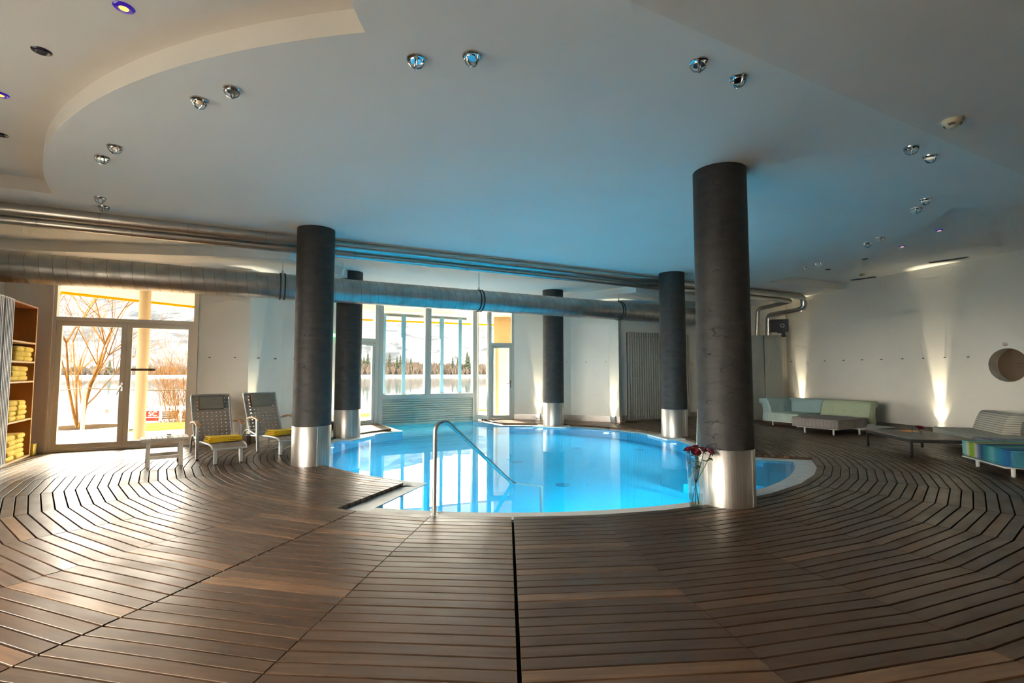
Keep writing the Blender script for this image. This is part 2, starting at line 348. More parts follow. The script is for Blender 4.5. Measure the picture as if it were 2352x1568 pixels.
M['browngrey'] = mat('dark_jetty_wood', (0.025, 0.02, 0.017), 0.9)
M['rope'] = mat('rope', (0.12, 0.09, 0.06), 0.9)
def mountain_mat():
    m = mat('snowy_forest_slope', (0.1, 0.1, 0.1), 0.95); N, L, b = nodes(m)
    tc = N.new('ShaderNodeTexCoord'); mp = N.new('ShaderNodeMapping'); mp.inputs['Scale'].default_value = (0.022, 0.022, 0.05); L.new(tc.outputs['Object'], mp.inputs[0])
    nz = N.new('ShaderNodeTexNoise'); nz.inputs['Scale'].default_value = 1.0; nz.inputs['Detail'].default_value = 10; nz.inputs['Roughness'].default_value = 0.78; L.new(mp.outputs[0], nz.inputs[0])
    cr = N.new('ShaderNodeValToRGB'); e = cr.color_ramp.elements; e[0].position = 0.42; e[0].color = (0.017, 0.0187, 0.021, 1); e[1].position = 0.60; e[1].color = (0.052, 0.054, 0.057, 1)
    L.new(nz.outputs[0], cr.inputs[0]); L.new(cr.outputs[0], b.inputs['Base Color'])
    return m
M['mountain'] = mountain_mat()
for k_ in ('terrace', 'lawn', 'soil', 'bark', 'twig', 'conifer', 'bare', 'canopy', 'fascia', 'extcol', 'red', 'browngrey', 'rope', 'mountain'):
    M[k_].node_tree.nodes['Principled BSDF'].inputs['Specular IOR Level'].default_value = 0.0
def lake_mat():
    m = bpy.data.materials.new('lake_water'); m.use_nodes = True; N, L, b = nodes(m)
    b.inputs['Base Color'].default_value = (0.03, 0.04, 0.045, 1); b.inputs['Roughness'].default_value = 0.05; b.inputs['IOR'].default_value = 1.6
    tc = N.new('ShaderNodeTexCoord'); mp = N.new('ShaderNodeMapping'); mp.inputs['Scale'].default_value = (0.3, 0.08, 1); L.new(tc.outputs['Object'], mp.inputs[0])
    nz = N.new('ShaderNodeTexNoise'); nz.inputs['Scale'].default_value = 1.0; L.new(mp.outputs[0], nz.inputs[0])
    bp = N.new('ShaderNodeBump'); bp.inputs['Strength'].default_value = 0.02; L.new(nz.outputs[0], bp.inputs['Height']); L.new(bp.outputs[0], b.inputs['Normal'])
    return m
M['lake'] = lake_mat()

# ------------------------------------------------------------------ plan of the room
O = Vector((-0.05, 9.646))
def pol(r, a): return (O.x + r * math.sin(R(a)), O.y - r * math.cos(R(a)))
L0 = (-4.27, -4.0); L1 = (-4.27, 1.05); AW = (-8.17, 8.06); CL1 = (-3.83, 1.29); A = (-7.72, 8.28); B = (-5.75, 9.23); C = (-4.86, 9.32); D = (-4.71, 10.33)
E0 = (-4.2, 12.15); E1 = (-3.45, 13.05); W0 = (-3.43, 13.15); W1 = (-1.05, 14.43); D0 = (-0.66, 14.2); D1 = (0.06, 14.3)
F1 = (1.62, 13.95); F2 = (2.82, 13.35); P0 = (2.95, 13.70); P1 = (5.6, 15.11); RC = (7.945, 14.6); RA = (9.41, 9.05); RB = (11.0, 3.02); RD = (11.0, -4.0)
ROOM = [L0, L1, AW, B, C, D, E0, E1, W0, W1, D0, D1, F1, F2, P0, P1, RC, RA, RB, RD]
def inside(p, poly=ROOM):
    c = False; j = len(poly) - 1
    for i in range(len(poly)):
        a, b = poly[i], poly[j]
        if (a[1] > p[1]) != (b[1] > p[1]) and p[0] < (b[0] - a[0]) * (p[1] - a[1]) / (b[1] - a[1]) + a[0]: c = not c
        j = i
    return c
def frame_of(p0, p1):
    """matrix whose x runs along the wall, y into the wall (outwards), z up"""
    d = Vector((p1[0] - p0[0], p1[1] - p0[1], 0)); ln = d.length; d.normalize(); n = Vector((-d.y, d.x, 0))
    m = Matrix(((d.x, n.x, 0, p0[0]), (d.y, n.y, 0, p0[1]), (0, 0, 1, 0), (0, 0, 0, 1)))
    return m, ln
WT = 0.25; WH = 3.75
def wall(name, p0, p1, holes=(), z0=-0.2, z1=WH, thick=WT, ext=(0.0, 0.0), material='wall'):
    m, ln = frame_of(p0, p1); mb = MB(); s = -ext[0]
    for (a, b, h0, h1) in sorted(holes):
        if a > s: mb.box(s, a, 0, thick, z0, z1, m)
        if h0 > z0: mb.box(a, b, 0, thick, z0, h0, m)
        if h1 < z1: mb.box(a, b, 0, thick, h1, z1, m)
        s = b
    if s < ln + ext[1]: mb.box(s, ln + ext[1], 0, thick, z0, z1, m)
    o = mb.build(name, M[material]); o['kind'] = 'structure'; return o
def on(p0, p1, s, out=0.0, z=0.0):
    m, ln = frame_of(p0, p1); return m @ Vector((s, out, z))

wall('wall_left', L1, AW, holes=[(0.3, 2.4, 0.4, 2.5)], ext=(0.1, 0.2))  # unseen opening, added so fill daylight enters from the left
wall('wall_left_rear', L0, L1, holes=[(2.2, 4.8, 0.6, 2.7)])  # out-of-view opening, put in as one more fill daylight source
wall('wall_lake_door', A, B, holes=[(0.10, 2.187, -0.2, 2.95)], ext=(0.6, 0))
w2 = wall('wall_lounger', B, C, ext=(0, 0.0))
w3 = wall('wall_curve_left', C, D, ext=(0, 0.05))
w3b = wall('wall_curve_exit', D, E0, ext=(0.0, 0.0))
wall('wall_exit_door', E0, E1, holes=[(0.12, 1.172, -0.2, 3.2)])
wall('wall_window', W0, W1, holes=[(-0.1, 2.9, -2.0, 3.25)])
wall('wall_sidelight', W1, D0, holes=[(-0.1, 0.6, -0.2, 3.25)])
wall('wall_side_door', D0, D1, holes=[(0.0, 0.727, -0.2, 3.2)])
w8 = wall('wall_curve_far', D1, F1, ext=(0.0, 0.05))
w9 = wall('wall_curve_pier', F1, F2)
wall('wall_pier', F2, P0)
w10 = wall('wall_panel', P0, P1, ext=(0, 0.2))
wall('wall_corner', P1, RC, ext=(0.2, 0.25))
RM, RLEN = frame_of(RC, RA)
# right wall with the round porthole: solid pieces around a square, ring piece fills the square
PS, PZ, PR = 1.158 + 4.14, 1.445, 0.315
wr = wall('wall_right', RC, RA, holes=[(PS - 0.45, PS + 0.45, PZ - 0.45, PZ + 0.45)], ext=(0.25, 0.0))
def ring_panel():
    mb = MB(); n = 48; sq = []
    for k in range(n):
        a = 2 * math.pi * k / n; c, s_ = math.cos(a), math.sin(a); q = 0.45 / max(abs(c), abs(s_)); sq.append((c * q, s_ * q))
    for y in (0.0, WT):
        for k in range(n): mb.v.append((PS + sq[k][0], y, PZ + sq[k][1]))
        for k in range(n):
            a = 2 * math.pi * k / n; mb.v.append((PS + PR * math.cos(a), y, PZ + PR * math.sin(a)))
    for k in range(n):
        k2 = (k + 1) % n
        mb.f.append((k, k2, n + k2, n + k)); mb.f.append((2 * n + k, 3 * n + k, 3 * n + k2, 2 * n + k2)); mb.f.append((n + k, n + k2, 3 * n + k2, 3 * n + k))
    mb.xf(RM); o = mb.build('porthole_surround', M['wall'], wr); return o
ring_panel()
wall('wall_right_rear', RA, RB, ext=(0.0, 0.2))
wall('wall_right_end', RB, RD, ext=(0, 0.25))
wall('wall_rear', RD, L0, ext=(0, 0.25))

# ------------------------------------------------------------------ ceiling
ZC, ZR = 3.40, 3.56
CO = Vector((-0.05, 9.35)); CR = 6.41
def arc(c, r, a0, a1, n): return [(c.x + r * math.sin(R(a0 + (a1 - a0) * i / n)), c.y - r * math.cos(R(a0 + (a1 - a0) * i / n))) for i in range(n + 1)]
def ang(p, c=CO): return math.degrees(math.atan2(p[0] - c.x, -(p[1] - c.y)))
recL = arc(CO, CR, -7.7, -56.6, 28) + [(-6.7, 5.16), (-5.9, 3.8), (-4.6, 1.6), (-0.95, 1.6)]
recR = arc(CO, CR, 62.0, 110.5, 30) + [(8.60, 12.75), (9.56, 9.0), (10.52, 5.3), (6.35, 6.14)]
big = [(-4.5, -4.2), (-4.5, 1.0), (-8.45, 8.15), (-5.85, 9.5), (-5.0, 9.6), (-4.95, 10.4), (-4.4, 12.3), (-3.65, 13.35), (-1.1, 14.72), (-0.6, 14.5), (0.1, 14.6), (1.7, 14.2), (2.75, 13.7), (2.8, 13.9), (5.6, 15.4), (8.2, 14.9), (9.7, 9.0), (11.3, 3.0), (11.3, -4.2)]
ceiling = filled([big, recL, recR], ZC, flip=True).build('ceiling', M['ceil']); ceiling['kind'] = 'structure'
for rec in (recL, recR):
    mb = filled([rec], ZR, flip=True); n = len(rec); b0 = len(mb.v)
    for z in (ZC, ZR): mb.v += [(p[0], p[1], z) for p in rec]
    mb.f += [(b0 + i, b0 + n + i, b0 + n + (i + 1) % n, b0 + (i + 1) % n) for i in range(n)]
    mb.build('ceiling_recess', M['soffit'] if rec is recL else M['ceil'], ceiling)
slab = MB().prism([(-4.7, -4.4), (-4.7, 1.0), (-8.8, 8.3), (-5.9, 9.8), (-5.2, 13.3), (-1.1, 14.9), (3, 14.6), (5.6, 15.6), (8.5, 15.2), (11.5, 3), (11.5, -4.4)], WH, WH + 0.15)
slab.build('roof_slab', M['ceil'])['kind'] = 'structure'
MB().prism([(-0.9, 1.68), (0.589, 2.468), (4.944, 4.767), (9.96, 7.42), (11.2, 2.9), (11.2, -4.1), (-0.9, -4.1)], 3.2, ZC - 0.002).build('ceiling_soffit', M['soffit'], ceiling)
MB().prism([(-8.4, 7.55), (-7.35, 7.93), (-3.77, 8.46), (-3.35, 10.1), (-3.72, 12.75), (-4.45, 12.2), (-4.92, 10.35), (-5.0, 9.5), (-5.8, 9.42), (-8.4, 8.15)], 3.23, ZC - 0.002).build('ceiling_soffit', M['ceil'], ceiling)
MB().prism([(2.985, 12.05), (4.57, 13.45), (5.9, 14.0), (7.9, 14.75), (5.6, 15.3), (2.8, 13.85), (2.75, 13.6), (1.65, 14.15), (0.6, 14.35), (1.42, 13.44)], 3.23, ZC - 0.002).build('ceiling_soffit', M['ceil'], ceiling)

# ------------------------------------------------------------------ pool
DZ = -0.045
axd = Vector((-0.488, 0.873)); pxd = Vector((0.873, 0.488))
wlp = Vector((-2.53, 11.78)); wrp = Vector((-0.271, 12.954))
pairs = []
for i in range(49):
    a = -16.3 + (66.6 + 16.3) * i / 48
    o = pol(5.0, a if 0 < i < 48 else (-20.6 if i == 0 else 70.4)); pairs.append((pol(4.71, a), o))
for i in range(1, 7):
    r = 4.71 + (3.42 - 4.71) * i / 6; pairs.append((pol(r, 66.6), pol(max(r, 3.75), 66.6 + math.degrees(0.32 / r))))
for i in range(1, 49):
    a = 66.6 + (183.8 - 66.6) * i / 48; pairs.append((pol(3.42 - 0.1 * i / 48, a), pol(3.74, max(a, 72.0))))
for t in (0.6, 1.2, 1.95, 2.6):
    p = wrp + axd * t; pairs.append((tuple(p), tuple(p + pxd * 0.3)))
nch = len(pairs)
for t in (2.6, 1.9, 1.2, 0.6, 0.0):
    p = wlp + axd * t; pairs.append((tuple(p), tuple(p - pxd * 0.34)))
for i in range(1, 49):
    a = 229.3 + (343.7 - 229.3) * i / 48; r = 3.32 + 0.1 * min(1, i / 12) + 0.09 * max(0, (i - 40) / 8); pairs.append((pol(r, a), pol(3.74 + 0.1 * max(0, (i - 40) / 8), min(a, 339.6))))
for i in range(1, 6):
    r = 3.51 + (4.71 - 3.51) * i / 6; pairs.append((pol(r, -16.3), pol(r + 0.02, -16.3 - math.degrees(0.36 / r))))
wpoly = [p[0] for p in pairs]; opoly = [p[1] for p in pairs]; n = len(pairs)
pool = thing('swimming_pool', 'round indoor swimming pool filled with bright blue water, set in the wooden deck', 'pool')
mb = MB(); zb = -1.35
mb.v = [(p[0], p[1], DZ - 0.001) for p in wpoly] + [(p[0], p[1], zb) for p in wpoly]
mb.f = [(i, (i + 1) % n, n + (i + 1) % n, n + i) for i in range(n)]
fl = filled([wpoly], zb); mb.add(fl.v, fl.f); mb.build('basin', M['pool'], pool)
mb = MB(); mb.v = [(p[0], p[1], DZ) for p in wpoly] + [(p[0], p[1], DZ) for p in opoly] + [(p[0], p[1], DZ - 0.16) for p in wpoly] + [(p[0], p[1], DZ - 0.16) for p in opoly]
for i in range(n):
    if i == nch - 1: continue
    j = (i + 1) % n; mb.f += [(i, n + i, n + j, j), (i, j, 2 * n + j, 2 * n + i), (n + i, 3 * n + i, 3 * n + j, n + j)]
mb.build('coping', M['coping'], pool)
filled([wpoly], DZ - 0.006).build('water', M['water'], pool)
mb = MB()
for i in range(300):
    a = -15.8 + 54 * i / 300
    c, s_ = math.cos(R(a)), math.sin(R(a))
    m = Matrix(((c, s_, 0, O.x), (s_, -c, 0, O.y), (0, 0, 1, 0), (0, 0, 0, 1)))
    mb.box(-0.007, 0.007, 4.735, 4.97, DZ, DZ + 0.014, m)
tag(mb.build('gutter_grating', M['grate'], pool), kind='stuff')
for (r0, r1, z, nm) in ((4.3, 4.7, -0.30, 'step'), (3.9, 4.3, -0.60, 'step'), (3.5, 3.9, -0.90, 'step')):
    MB().prism(arc(O, r1, 44, 66.5, 14) + arc(O, r0, 66.5, 44, 14), -1.34, z).build(nm, M['pool'], pool)
for (x, y) in ((0.75, 7.6), (1.35, 10.6), (2.6, 10.4), (0.1, 9.2)):
    MB().lathe([(0.0, 0.012), (0.05, 0.012), (0.11, 0.004), (0.11, 0.0)], 20, (x, y, zb)).build('inlet', mat('inlet_ring', (0.02, 0.25, 0.40), 0.5), pool)
plights = []
for a in (4, 22, 40, 100.5, 136.0, 166.5, 268, 310):  # near-side lamps are unseen, added to brighten the far basin wall
    p = pol(4.67 if a < 60 else 3.38, a); d = (O - Vector(p)).normalized()
    mm = Matrix.Translation((p[0], p[1], -0.55)) @ Vector((d.x, d.y, 0)).to_track_quat('Z', 'Y').to_matrix().to_4x4()
    MB().lathe([(0.0, 0.02), (0.03, 0.018), (0.045, 0.01), (0.05, -0.08)], 20, M=mm).build('pool_and_fill_lamp', mat('pool_lamp_lens', (0.9, 0.95, 1), 0.3, emit=(0.8, 0.95, 1), es=1.5), pool)
    ld = bpy.data.lights.new('pool_and_fill_light', 'SPOT'); ld.energy = 125 if a < 60 else 80; ld.color = (0.36, 0.84, 1.0); ld.spot_size = R(150); ld.spot_blend = 0.6; ld.shadow_soft_size = 0.06
    lo = bpy.data.objects.new('pool_and_fill_light', ld); COL.objects.link(lo); lo.location = (p[0] + d.x * 0.12, p[1] + d.y * 0.12, -0.55)
    lo.rotation_euler = (-Vector((d.x, d.y, -0.25))).to_track_quat('Z', 'Y').to_euler(); plights.append(lo)

# ------------------------------------------------------------------ deck floor, board by board
hole = [opoly[i] for i in range(n)]
FB = filled([[(-4.5, -4.15), (-4.5, 1.0), (-8.4, 8.1), (-7.55, 8.5), (-5.8, 9.35), (-4.95, 9.45), (-4.8, 10.4), (-4.3, 12.2), (-4.6, 13.0), (-4.6, 15.9), (0.2, 15.9), (0.2, 14.4), (1.7, 14.1), (2.8, 13.5), (2.9, 13.8), (5.6, 15.3), (8.1, 14.8), (9.6, 9.05), (11.1, 3.0), (11.1, -4.1)], hole], -0.13)
floor = FB.build('floor', M['under']); floor['kind'] = 'structure'
SEC = 360 / 42; H2 = SEC / 2; PITCH = 0.0945; A0 = 4.975; GAP = 0.012; BT = 0.04
def clip(poly, q, nrm):
    """keep the side of the line through q that nrm points to"""
    out = []
    for i in range(len(poly)):
        a, b = poly[i], poly[(i + 1) % len(poly)]
        da = (a[0] - q[0]) * nrm[0] + (a[1] - q[1]) * nrm[1]; db = (b[0] - q[0]) * nrm[0] + (b[1] - q[1]) * nrm[1]
        if da >= 0: out.append(a)
        if (da >= 0) != (db >= 0):
            t = da / (da - db); out.append((a[0] + (b[0] - a[0]) * t, a[1] + (b[1] - a[1]) * t))
    return out
def area(p): return 0.5 * abs(sum(p[i][0] * p[(i + 1) % len(p)][1] - p[(i + 1) % len(p)][0] * p[i][1] for i in range(len(p)))) if len(p) > 2 else 0
def screen(p):
    cp, sp = math.cos(0.0619), math.sin(0.0619); z = -1.3
    d = cp * p[1] + sp * z; y = -sp * p[1] + cp * z
    return None if d < 0.15 else (1176 + 1160 * p[0] / d, 784 - 1160 * y / d)
def screen_area(p):
    q = [screen(v) for v in p]
    if any(v is None for v in q): return 0
    for (qq, nn) in (((0, 0), (1, 0)), ((2352, 0), (-1, 0)), ((0, 1568), (0, -1))): q = clip(q, qq, nn)
    return area(q)
rng = random.Random(5)
boards = []
q29, q19 = pol(3.61, -29), pol(3.79, -18.5)
nn = Vector((q19[1] - q29[1], -(q19[0] - q29[0]))); nn = nn if nn.dot(Vector(q29) - O) > 0 else -nn
wallsegs = [(ROOM[i], ROOM[(i + 1) % len(ROOM)]) for i in range(len(ROOM))]
seam_gap = {0: 0.008, -2: 0.005, 5: 0.003}
for i in range(-20, 22):
    th = 0.64 + i * SEC + H2; e = Vector((math.sin(R(th)), -math.cos(R(th)))); t = Vector((math.cos(R(th)), math.sin(R(th))))
    pocket = -2 <= i <= 7
    for k in range(0 if pocket else -15, 72):
        a0 = A0 + k * PITCH; a1 = a0 + PITCH - GAP
        gl = 0.0022 + seam_gap.get(i, 0); gr = 0.0022 + seam_gap.get(i + 1, 0)
        th_ = math.tan(R(H2))
        raw = [(a0, -a0 * th_ + gl), (a0, a0 * th_ - gr), (a1, a1 * th_ - gr), (a1, -a1 * th_ + gl)]
        poly = [tuple(O + e * a + t * s) for a, s in raw]
        if i == -3 and k < 0:
            d19 = Vector((math.cos(R(-19.2)), math.sin(R(-19.2)))); poly = clip(poly, tuple(O), (-d19.x, -d19.y))
        if i in (-4, -3) and k < 0: poly = clip(poly, q29, tuple(nn))
        if area(poly) < 2e-4: continue
        pieces = [poly]
        if e.dot(axd) > 0.2:
            pieces = [clip(poly, tuple(wlp - pxd * 0.2), tuple(-pxd)), clip(poly, tuple(wrp + pxd * 0.16), tuple(pxd))]
        for pc in pieces:
            if area(pc) < 2e-4: continue
            ins = [inside(p) for p in pc]
            if not any(ins): continue
            if not all(ins):
                for (p0, p1) in wallsegs:
                    d = Vector((p1[0] - p0[0], p1[1] - p0[1])); ln = d.length; d.normalize(); nr = (d.y, -d.x)
                    c = Vector((sum(p[0] for p in pc) / len(pc) - p0[0], sum(p[1] for p in pc) / len(pc) - p0[1]))
                    if -0.1 < c.dot(d) < ln + 0.1 and abs(c.dot(Vector(nr))) < 1.2:
                        pc = clip(pc, (p0[0] + nr[0] * -0.03, p0[1] + nr[1] * -0.03), nr)
                        if len(pc) < 3: break
            if area(pc) < 2e-4: continue
            boards.append((screen_area(pc), pc, e, t))
boards.sort(key=lambda b: -b[0])
def board_mesh(mb, uvs, poly, e, t, drop, rnd):
    a = sum(poly[i][0] * poly[(i + 1) % len(poly)][1] - poly[(i + 1) % len(poly)][0] * poly[i][1] for i in range(len(poly)))
    if a < 0: poly = poly[::-1]
    c = (sum(p[0] for p in poly) / len(poly), sum(p[1] for p in poly) / len(poly)); n = len(poly); b = 0.0012; base = len(mb.v)
    ins = []
    for p in poly:
        d = Vector((c[0] - p[0], c[1] - p[1])); se = (b if d.dot(e) > 0 else -b); st = (b if d.dot(t) > 0 else -b)
        ins.append((p[0] + e.x * se + t.x * st, p[1] + e.y * se + t.y * st))
    mb.v += [(p[0], p[1], -BT + drop) for p in poly] + [(p[0], p[1], -b + drop) for p in poly] + [(p[0], p[1], drop) for p in ins]
    fs = [tuple(base + 2 * n + i for i in range(n))]
    for i in range(n):
        j = (i + 1) % n; fs += [(base + i, base + j, base + n + j, base + n + i), (base + n + i, base + n + j, base + 2 * n + j, base + 2 * n + i)]
    mb.f += fs
    ru = rng.random() * 40; rv = rng.random() * 40
    for f in fs:
        for vi in f:
            x, y, z = mb.v[vi]; uvs.append(((x - O.x) * t.x + (y - O.y) * t.y + ru, (x - O.x) * e.x + (y - O.y) * e.y + rv + z))
def finish_boards(name, mb, uvs, rnds):
    me = mb.mesh(name); me.materials.append(M['deck'])
    ul = me.uv_layers.new(name='UVMap'); ul.data.foreach_set('uv', [c for u in uvs for c in u])
    at = me.attributes.new('rnd', 'FLOAT', 'FACE'); at.data.foreach_set('value', rnds)
    return link(bpy.data.objects.new(name, me), floor)
for (sa, pc, e, t) in boards[:300]:
    mb = MB(); uvs = []; board_mesh(mb, uvs, pc, e, t, rng.uniform(-0.0012, 0.0012), 0)
    finish_boards('board', mb, uvs, [rng.random()] * len(mb.f))
mb = MB(); uvs = []; rn = []
for (sa, pc, e, t) in boards[300:]:
    n0 = len(mb.f); board_mesh(mb, uvs, pc, e, t, rng.uniform(-0.0012, 0.0012), 0); rn += [rng.random()] * (len(mb.f) - n0)
tag(finish_boards('remaining_boards', mb, uvs, rn), kind='stuff')

# ------------------------------------------------------------------ columns
def column(x, y, r, label, h=ZC, plate=None):
    o = thing('column', label, 'column', (x, y, 0), 0, 'dark round columns around the pool')
    MB().lathe([(r, 0.545), (r, h)], 64).build('shaft', M['slate'], o, smooth=True)
    MB().lathe([(r + 0.004, DZ - 0.01), (r + 0.004, 0.545), (r, 0.55)], 64).build('steel_sleeve', M['steel'], o, smooth=True)
    MB().box(-0.004, 0.004, -(r + 0.0065), -(r + 0.002), 0.0, 0.54).xf(Matrix.Rotation(R(38), 4, 'Z')).build('sleeve_seam', M['alu'], o)
    if plate:
        MB().box(-0.42, 0.42, -0.12, 0.35, DZ, DZ + 0.03).xf(Matrix.Rotation(R(plate), 4, 'Z') @ Matrix.Translation((0, -0.28, 0))).build('base_plate', M['coping'], o)
    return o
CR_ = 0.262
column(2.172, 5.18, CR_, 'dark slate column with steel sleeve beside the vase of red roses, nearest and tallest in view')
column(-2.88, 7.325, CR_, 'dark slate column with steel sleeve just right of the two loungers')
column(3.38, 10.60, CR_, 'dark slate column with steel sleeve in front of the ribbed radiator panel', plate=-78)
column(-3.40, 10.50, CR_, 'dark slate column with steel sleeve at the left edge of the swim channel', plate=75)
column(1.045, 12.83, CR_, 'dark slate column with steel sleeve right of the glass side door, farthest from view', plate=-20)

# ------------------------------------------------------------------ doors and windows
def bars(rects, y0, y1, m):
    mb = MB()
    for (a, b, c, d) in rects: mb.box(a, b, y0, y1, c, d, m)
    return mb
def ring(s0, s1, z0, z1, w, wb=None):
    wb = wb or w
    return [(s0, s0 + w, z0, z1), (s1 - w, s1, z0, z1), (s0 + w, s1 - w, z0, z0 + wb), (s0 + w, s1 - w, z1 - w, z1)]
def pane(name, s0, s1, z0, z1, y, m, parent, material='pane'):
    return MB().box(s0, s1, y, y + 0.008, z0, z1, m).build(name, M[material], parent)
m, ln = frame_of(A, B)
d1 = struct('door_1')
bars([(0.10, 0.165, 0, 2.95), (2.11, 2.187, 0, 2.95), (0.165, 2.11, 2.88, 2.95), (0.165, 2.11, 2.165, 2.235), (0.165, 2.11, 0.0, 0.035)], 0.0, 0.12, m).build('frame', M['frame'], d1)
bars([(0.10, 0.125, 0, 2.95), (2.16, 2.187, 0, 2.95)], -0.03, 0.0, m).build('architrave', M['frame'], d1)
pane('transom_pane', 0.165, 2.11, 2.235, 2.88, 0.06, m, d1)
for (s0, s1, hs) in ((0.168, 1.122, 0), (1.126, 2.108, 0)):
    lf = bars(ring(s0, s1, 0.04, 2.162, 0.075, 0.085), 0.02, 0.085, m).build('door_leaf', M['frame'], d1)
    pane('pane', s0 + 0.075, s1 - 0.075, 0.125, 2.087, 0.05, m, lf)
    if s0 < 1:
        hb = MB().box(1.075, 1.10, 0.0, 0.02, 0.99, 1.13, m); hb.tube([m @ Vector(p) for p in ((1.087, 0.005, 1.08), (1.087, -0.045, 1.08), (1.07, -0.05, 1.04), (1.03, -0.05, 0.93))], 0.009, 8)
        hb.build('handle', M['chrome'], lf, smooth=True)
for z in (2.02, 1.2, 0.25):
    for s0 in (0.158, 2.108): MB().box(s0, s0 + 0.012, 0.005, 0.03, z, z + 0.11, m).build('hinge', M['alu'], d1)
bars([(1.19, 1.55, 1.335, 1.375)], 0.045, 0.049, m).build('brown_sticker', mat('brown_sticker', (0.16, 0.10, 0.05), 0.6), d1)
# exit door left of the channel
m, ln = frame_of(E0, E1)
d2 = struct('door_2')
bars([(0.12, 0.19, 0, 3.2), (1.07, 1.172, 0, 3.2), (0.19, 1.07, 2.08, 2.17), (0.19, 1.07, 3.1, 3.2), (0.19, 1.07, 0, 0.03)], 0.0, 0.12, m).build('frame', M['alu'], d2)
pane('transom_pane', 0.19, 1.07, 2.17, 3.1, 0.06, m, d2)
lf = bars(ring(0.193, 1.067, 0.035, 2.078, 0.075), 0.015, 0.075, m).build('door_leaf', M['alu'], d2)
pane('pane', 0.268, 0.992, 0.11, 2.003, 0.045, m, lf)
bars([(0.78, 1.05, 1.985, 2.045)], -0.03, 0.015, m).build('door_closer', M['alu'], lf)
# big window above the shutter
m, ln = frame_of(W0, W1)
win = struct('window_1')
bars([(-0.12, 0.07, -0.3, 3.25), (1.205, 1.375, 0.72, 3.2), (2.62, 2.80, -0.3, 3.25), (0.07, 2.62, 0.60, 0.735), (0.07, 2.62, 3.1, 3.25)], -0.03, 0.12, m).build('frame', M['alu'], win)
bars([(1.25, 1.265, 0.735, 3.1), (1.315, 1.33, 0.735, 3.1), (2.67, 2.68, 0.735, 3.1), (2.735, 2.745, 0.735, 3.1)], -0.042, -0.03, m).build('frame_rib', M['alu'], win)
pane('pane', 0.07, 1.205, 0.735, 3.1, 0.05, m, win); pane('pane', 1.375, 2.62, 0.735, 3.1, 0.05, m, win)
sh = thing('roller_shutter', 'pale ribbed roller shutter closing the swim channel below the window', 'shutter')
for k in range(13):
    z = -0.18 + k * 0.06
    MB().add([m @ Vector(p) for x in (0.07, 2.62) for p in ((x, 0.0, z + 0.002), (x, -0.018, z + 0.012), (x, -0.018, z + 0.046), (x, 0.0, z + 0.058), (x, 0.02, z + 0.058), (x, 0.02, z + 0.002))],
             [(i, i + 1, i + 7, i + 6) for i in range(5)] + [(5, 0, 6, 11), (5, 4, 3, 2, 1, 0), (6, 7, 8, 9, 10, 11)]).build('slat', M['shutter'], sh)
MB().box(0.05, 2.64, 0.022, 0.04, -0.3, 0.62, m).build('backing', M['shutter'], sh)  # added sheet, blocks daylight showing through the slat gaps
for side, (s0, s1, tapes, nm) in enumerate(((0.10, 1.19, (0.13, 0.67), 'left'), (1.40, 2.40, (1.76, 2.30), 'right'))):
    b = thing('sunshade', f'rolled sunshade with two hanging blue tapes behind the {nm} window pane', 'sunshade', group='sunshades at the big window')
    for s in tapes:
        mb = MB(); w = 0.052
        prof = [(0.74, 1.1), (1.1, 0.9), (2.0, 0.85), (2.85, 0.98)]
        for i in range(len(prof) - 1):
            (za, ka), (zc, kc) = prof[i], prof[i + 1]
            mb.add([m @ Vector(p) for p in ((s - w * ka, 0.16, za), (s + w * ka, 0.16, za), (s + w * kc, 0.16, zc), (s - w * kc, 0.16, zc), (s - w * ka, 0.168, za), (s + w * ka, 0.168, za), (s + w * kc, 0.168, zc), (s - w * kc, 0.168, zc))],
                   [(0, 1, 2, 3), (4, 7, 6, 5), (0, 3, 7, 4), (1, 5, 6, 2)])
        mb.build('tape', M['tape'], b)
        if s in (0.67, 1.76): MB().box(s - 0.075, s - 0.045, 0.17, 0.178, 2.25, 2.85, m).build('loose_tape', M['tape'], b)
    MB().box(s0, s1, 0.14, 0.19, 0.70, 0.745, m).build('bottom_bar', mat('dark_bar', (0.10, 0.09, 0.075), 0.4), b)
    MB().tube([m @ Vector((s0 - 0.1, 0.24, 2.86)), m @ Vector((s1 + 0.12, 0.24, 2.86))], 0.055, 16).build('roller_tube', mat('grey_tube', (0.35, 0.34, 0.28), 0.5), b, smooth=True)
# narrow side light, then the side door
m, ln = frame_of(W1, D0)
win2 = struct('window_2')
bars(ring(0.0, ln, 0.0, 3.25, 0.055, 0.12), 0.0, 0.1, m).build('frame', M['alu'], win2)
pane('pane', 0.055, ln - 0.055, 0.12, 3.195, 0.05, m, win2)
m, ln = frame_of(D0, D1)
d3 = struct('door_3')
bars([(0.0, 0.085, 0, 3.2), (0.655, 0.727, 0, 3.2), (0.085, 0.655, 2.07, 2.14), (0.085, 0.655, 3.1, 3.2), (0.085, 0.655, 0, 0.03)], 0.0, 0.12, m).build('frame', M['alu'], d3)
pane('transom_pane', 0.085, 0.655, 2.14, 3.1, 0.06, m, d3)
lf = bars(ring(0.088, 0.652, 0.035, 2.067, 0.062, 0.08), 0.015, 0.075, m).build('door_leaf', M['alu'], d3)
pane('pane', 0.15, 0.59, 0.115, 2.005, 0.045, m, lf)
bars([(0.10, 0.29, 1.99, 2.045)], -0.03, 0.015, m).build('door_closer', M['alu'], lf)
hb = MB().box(0.61, 0.635, 0.005, 0.016, 0.88, 1.08, m); hb.tube([m @ Vector(p) for p in ((0.622, 0.01, 1.0), (0.622, -0.05, 1.0), (0.51, -0.05, 1.0))], 0.009, 8); hb.build('handle', M['chrome'], lf, smooth=True)

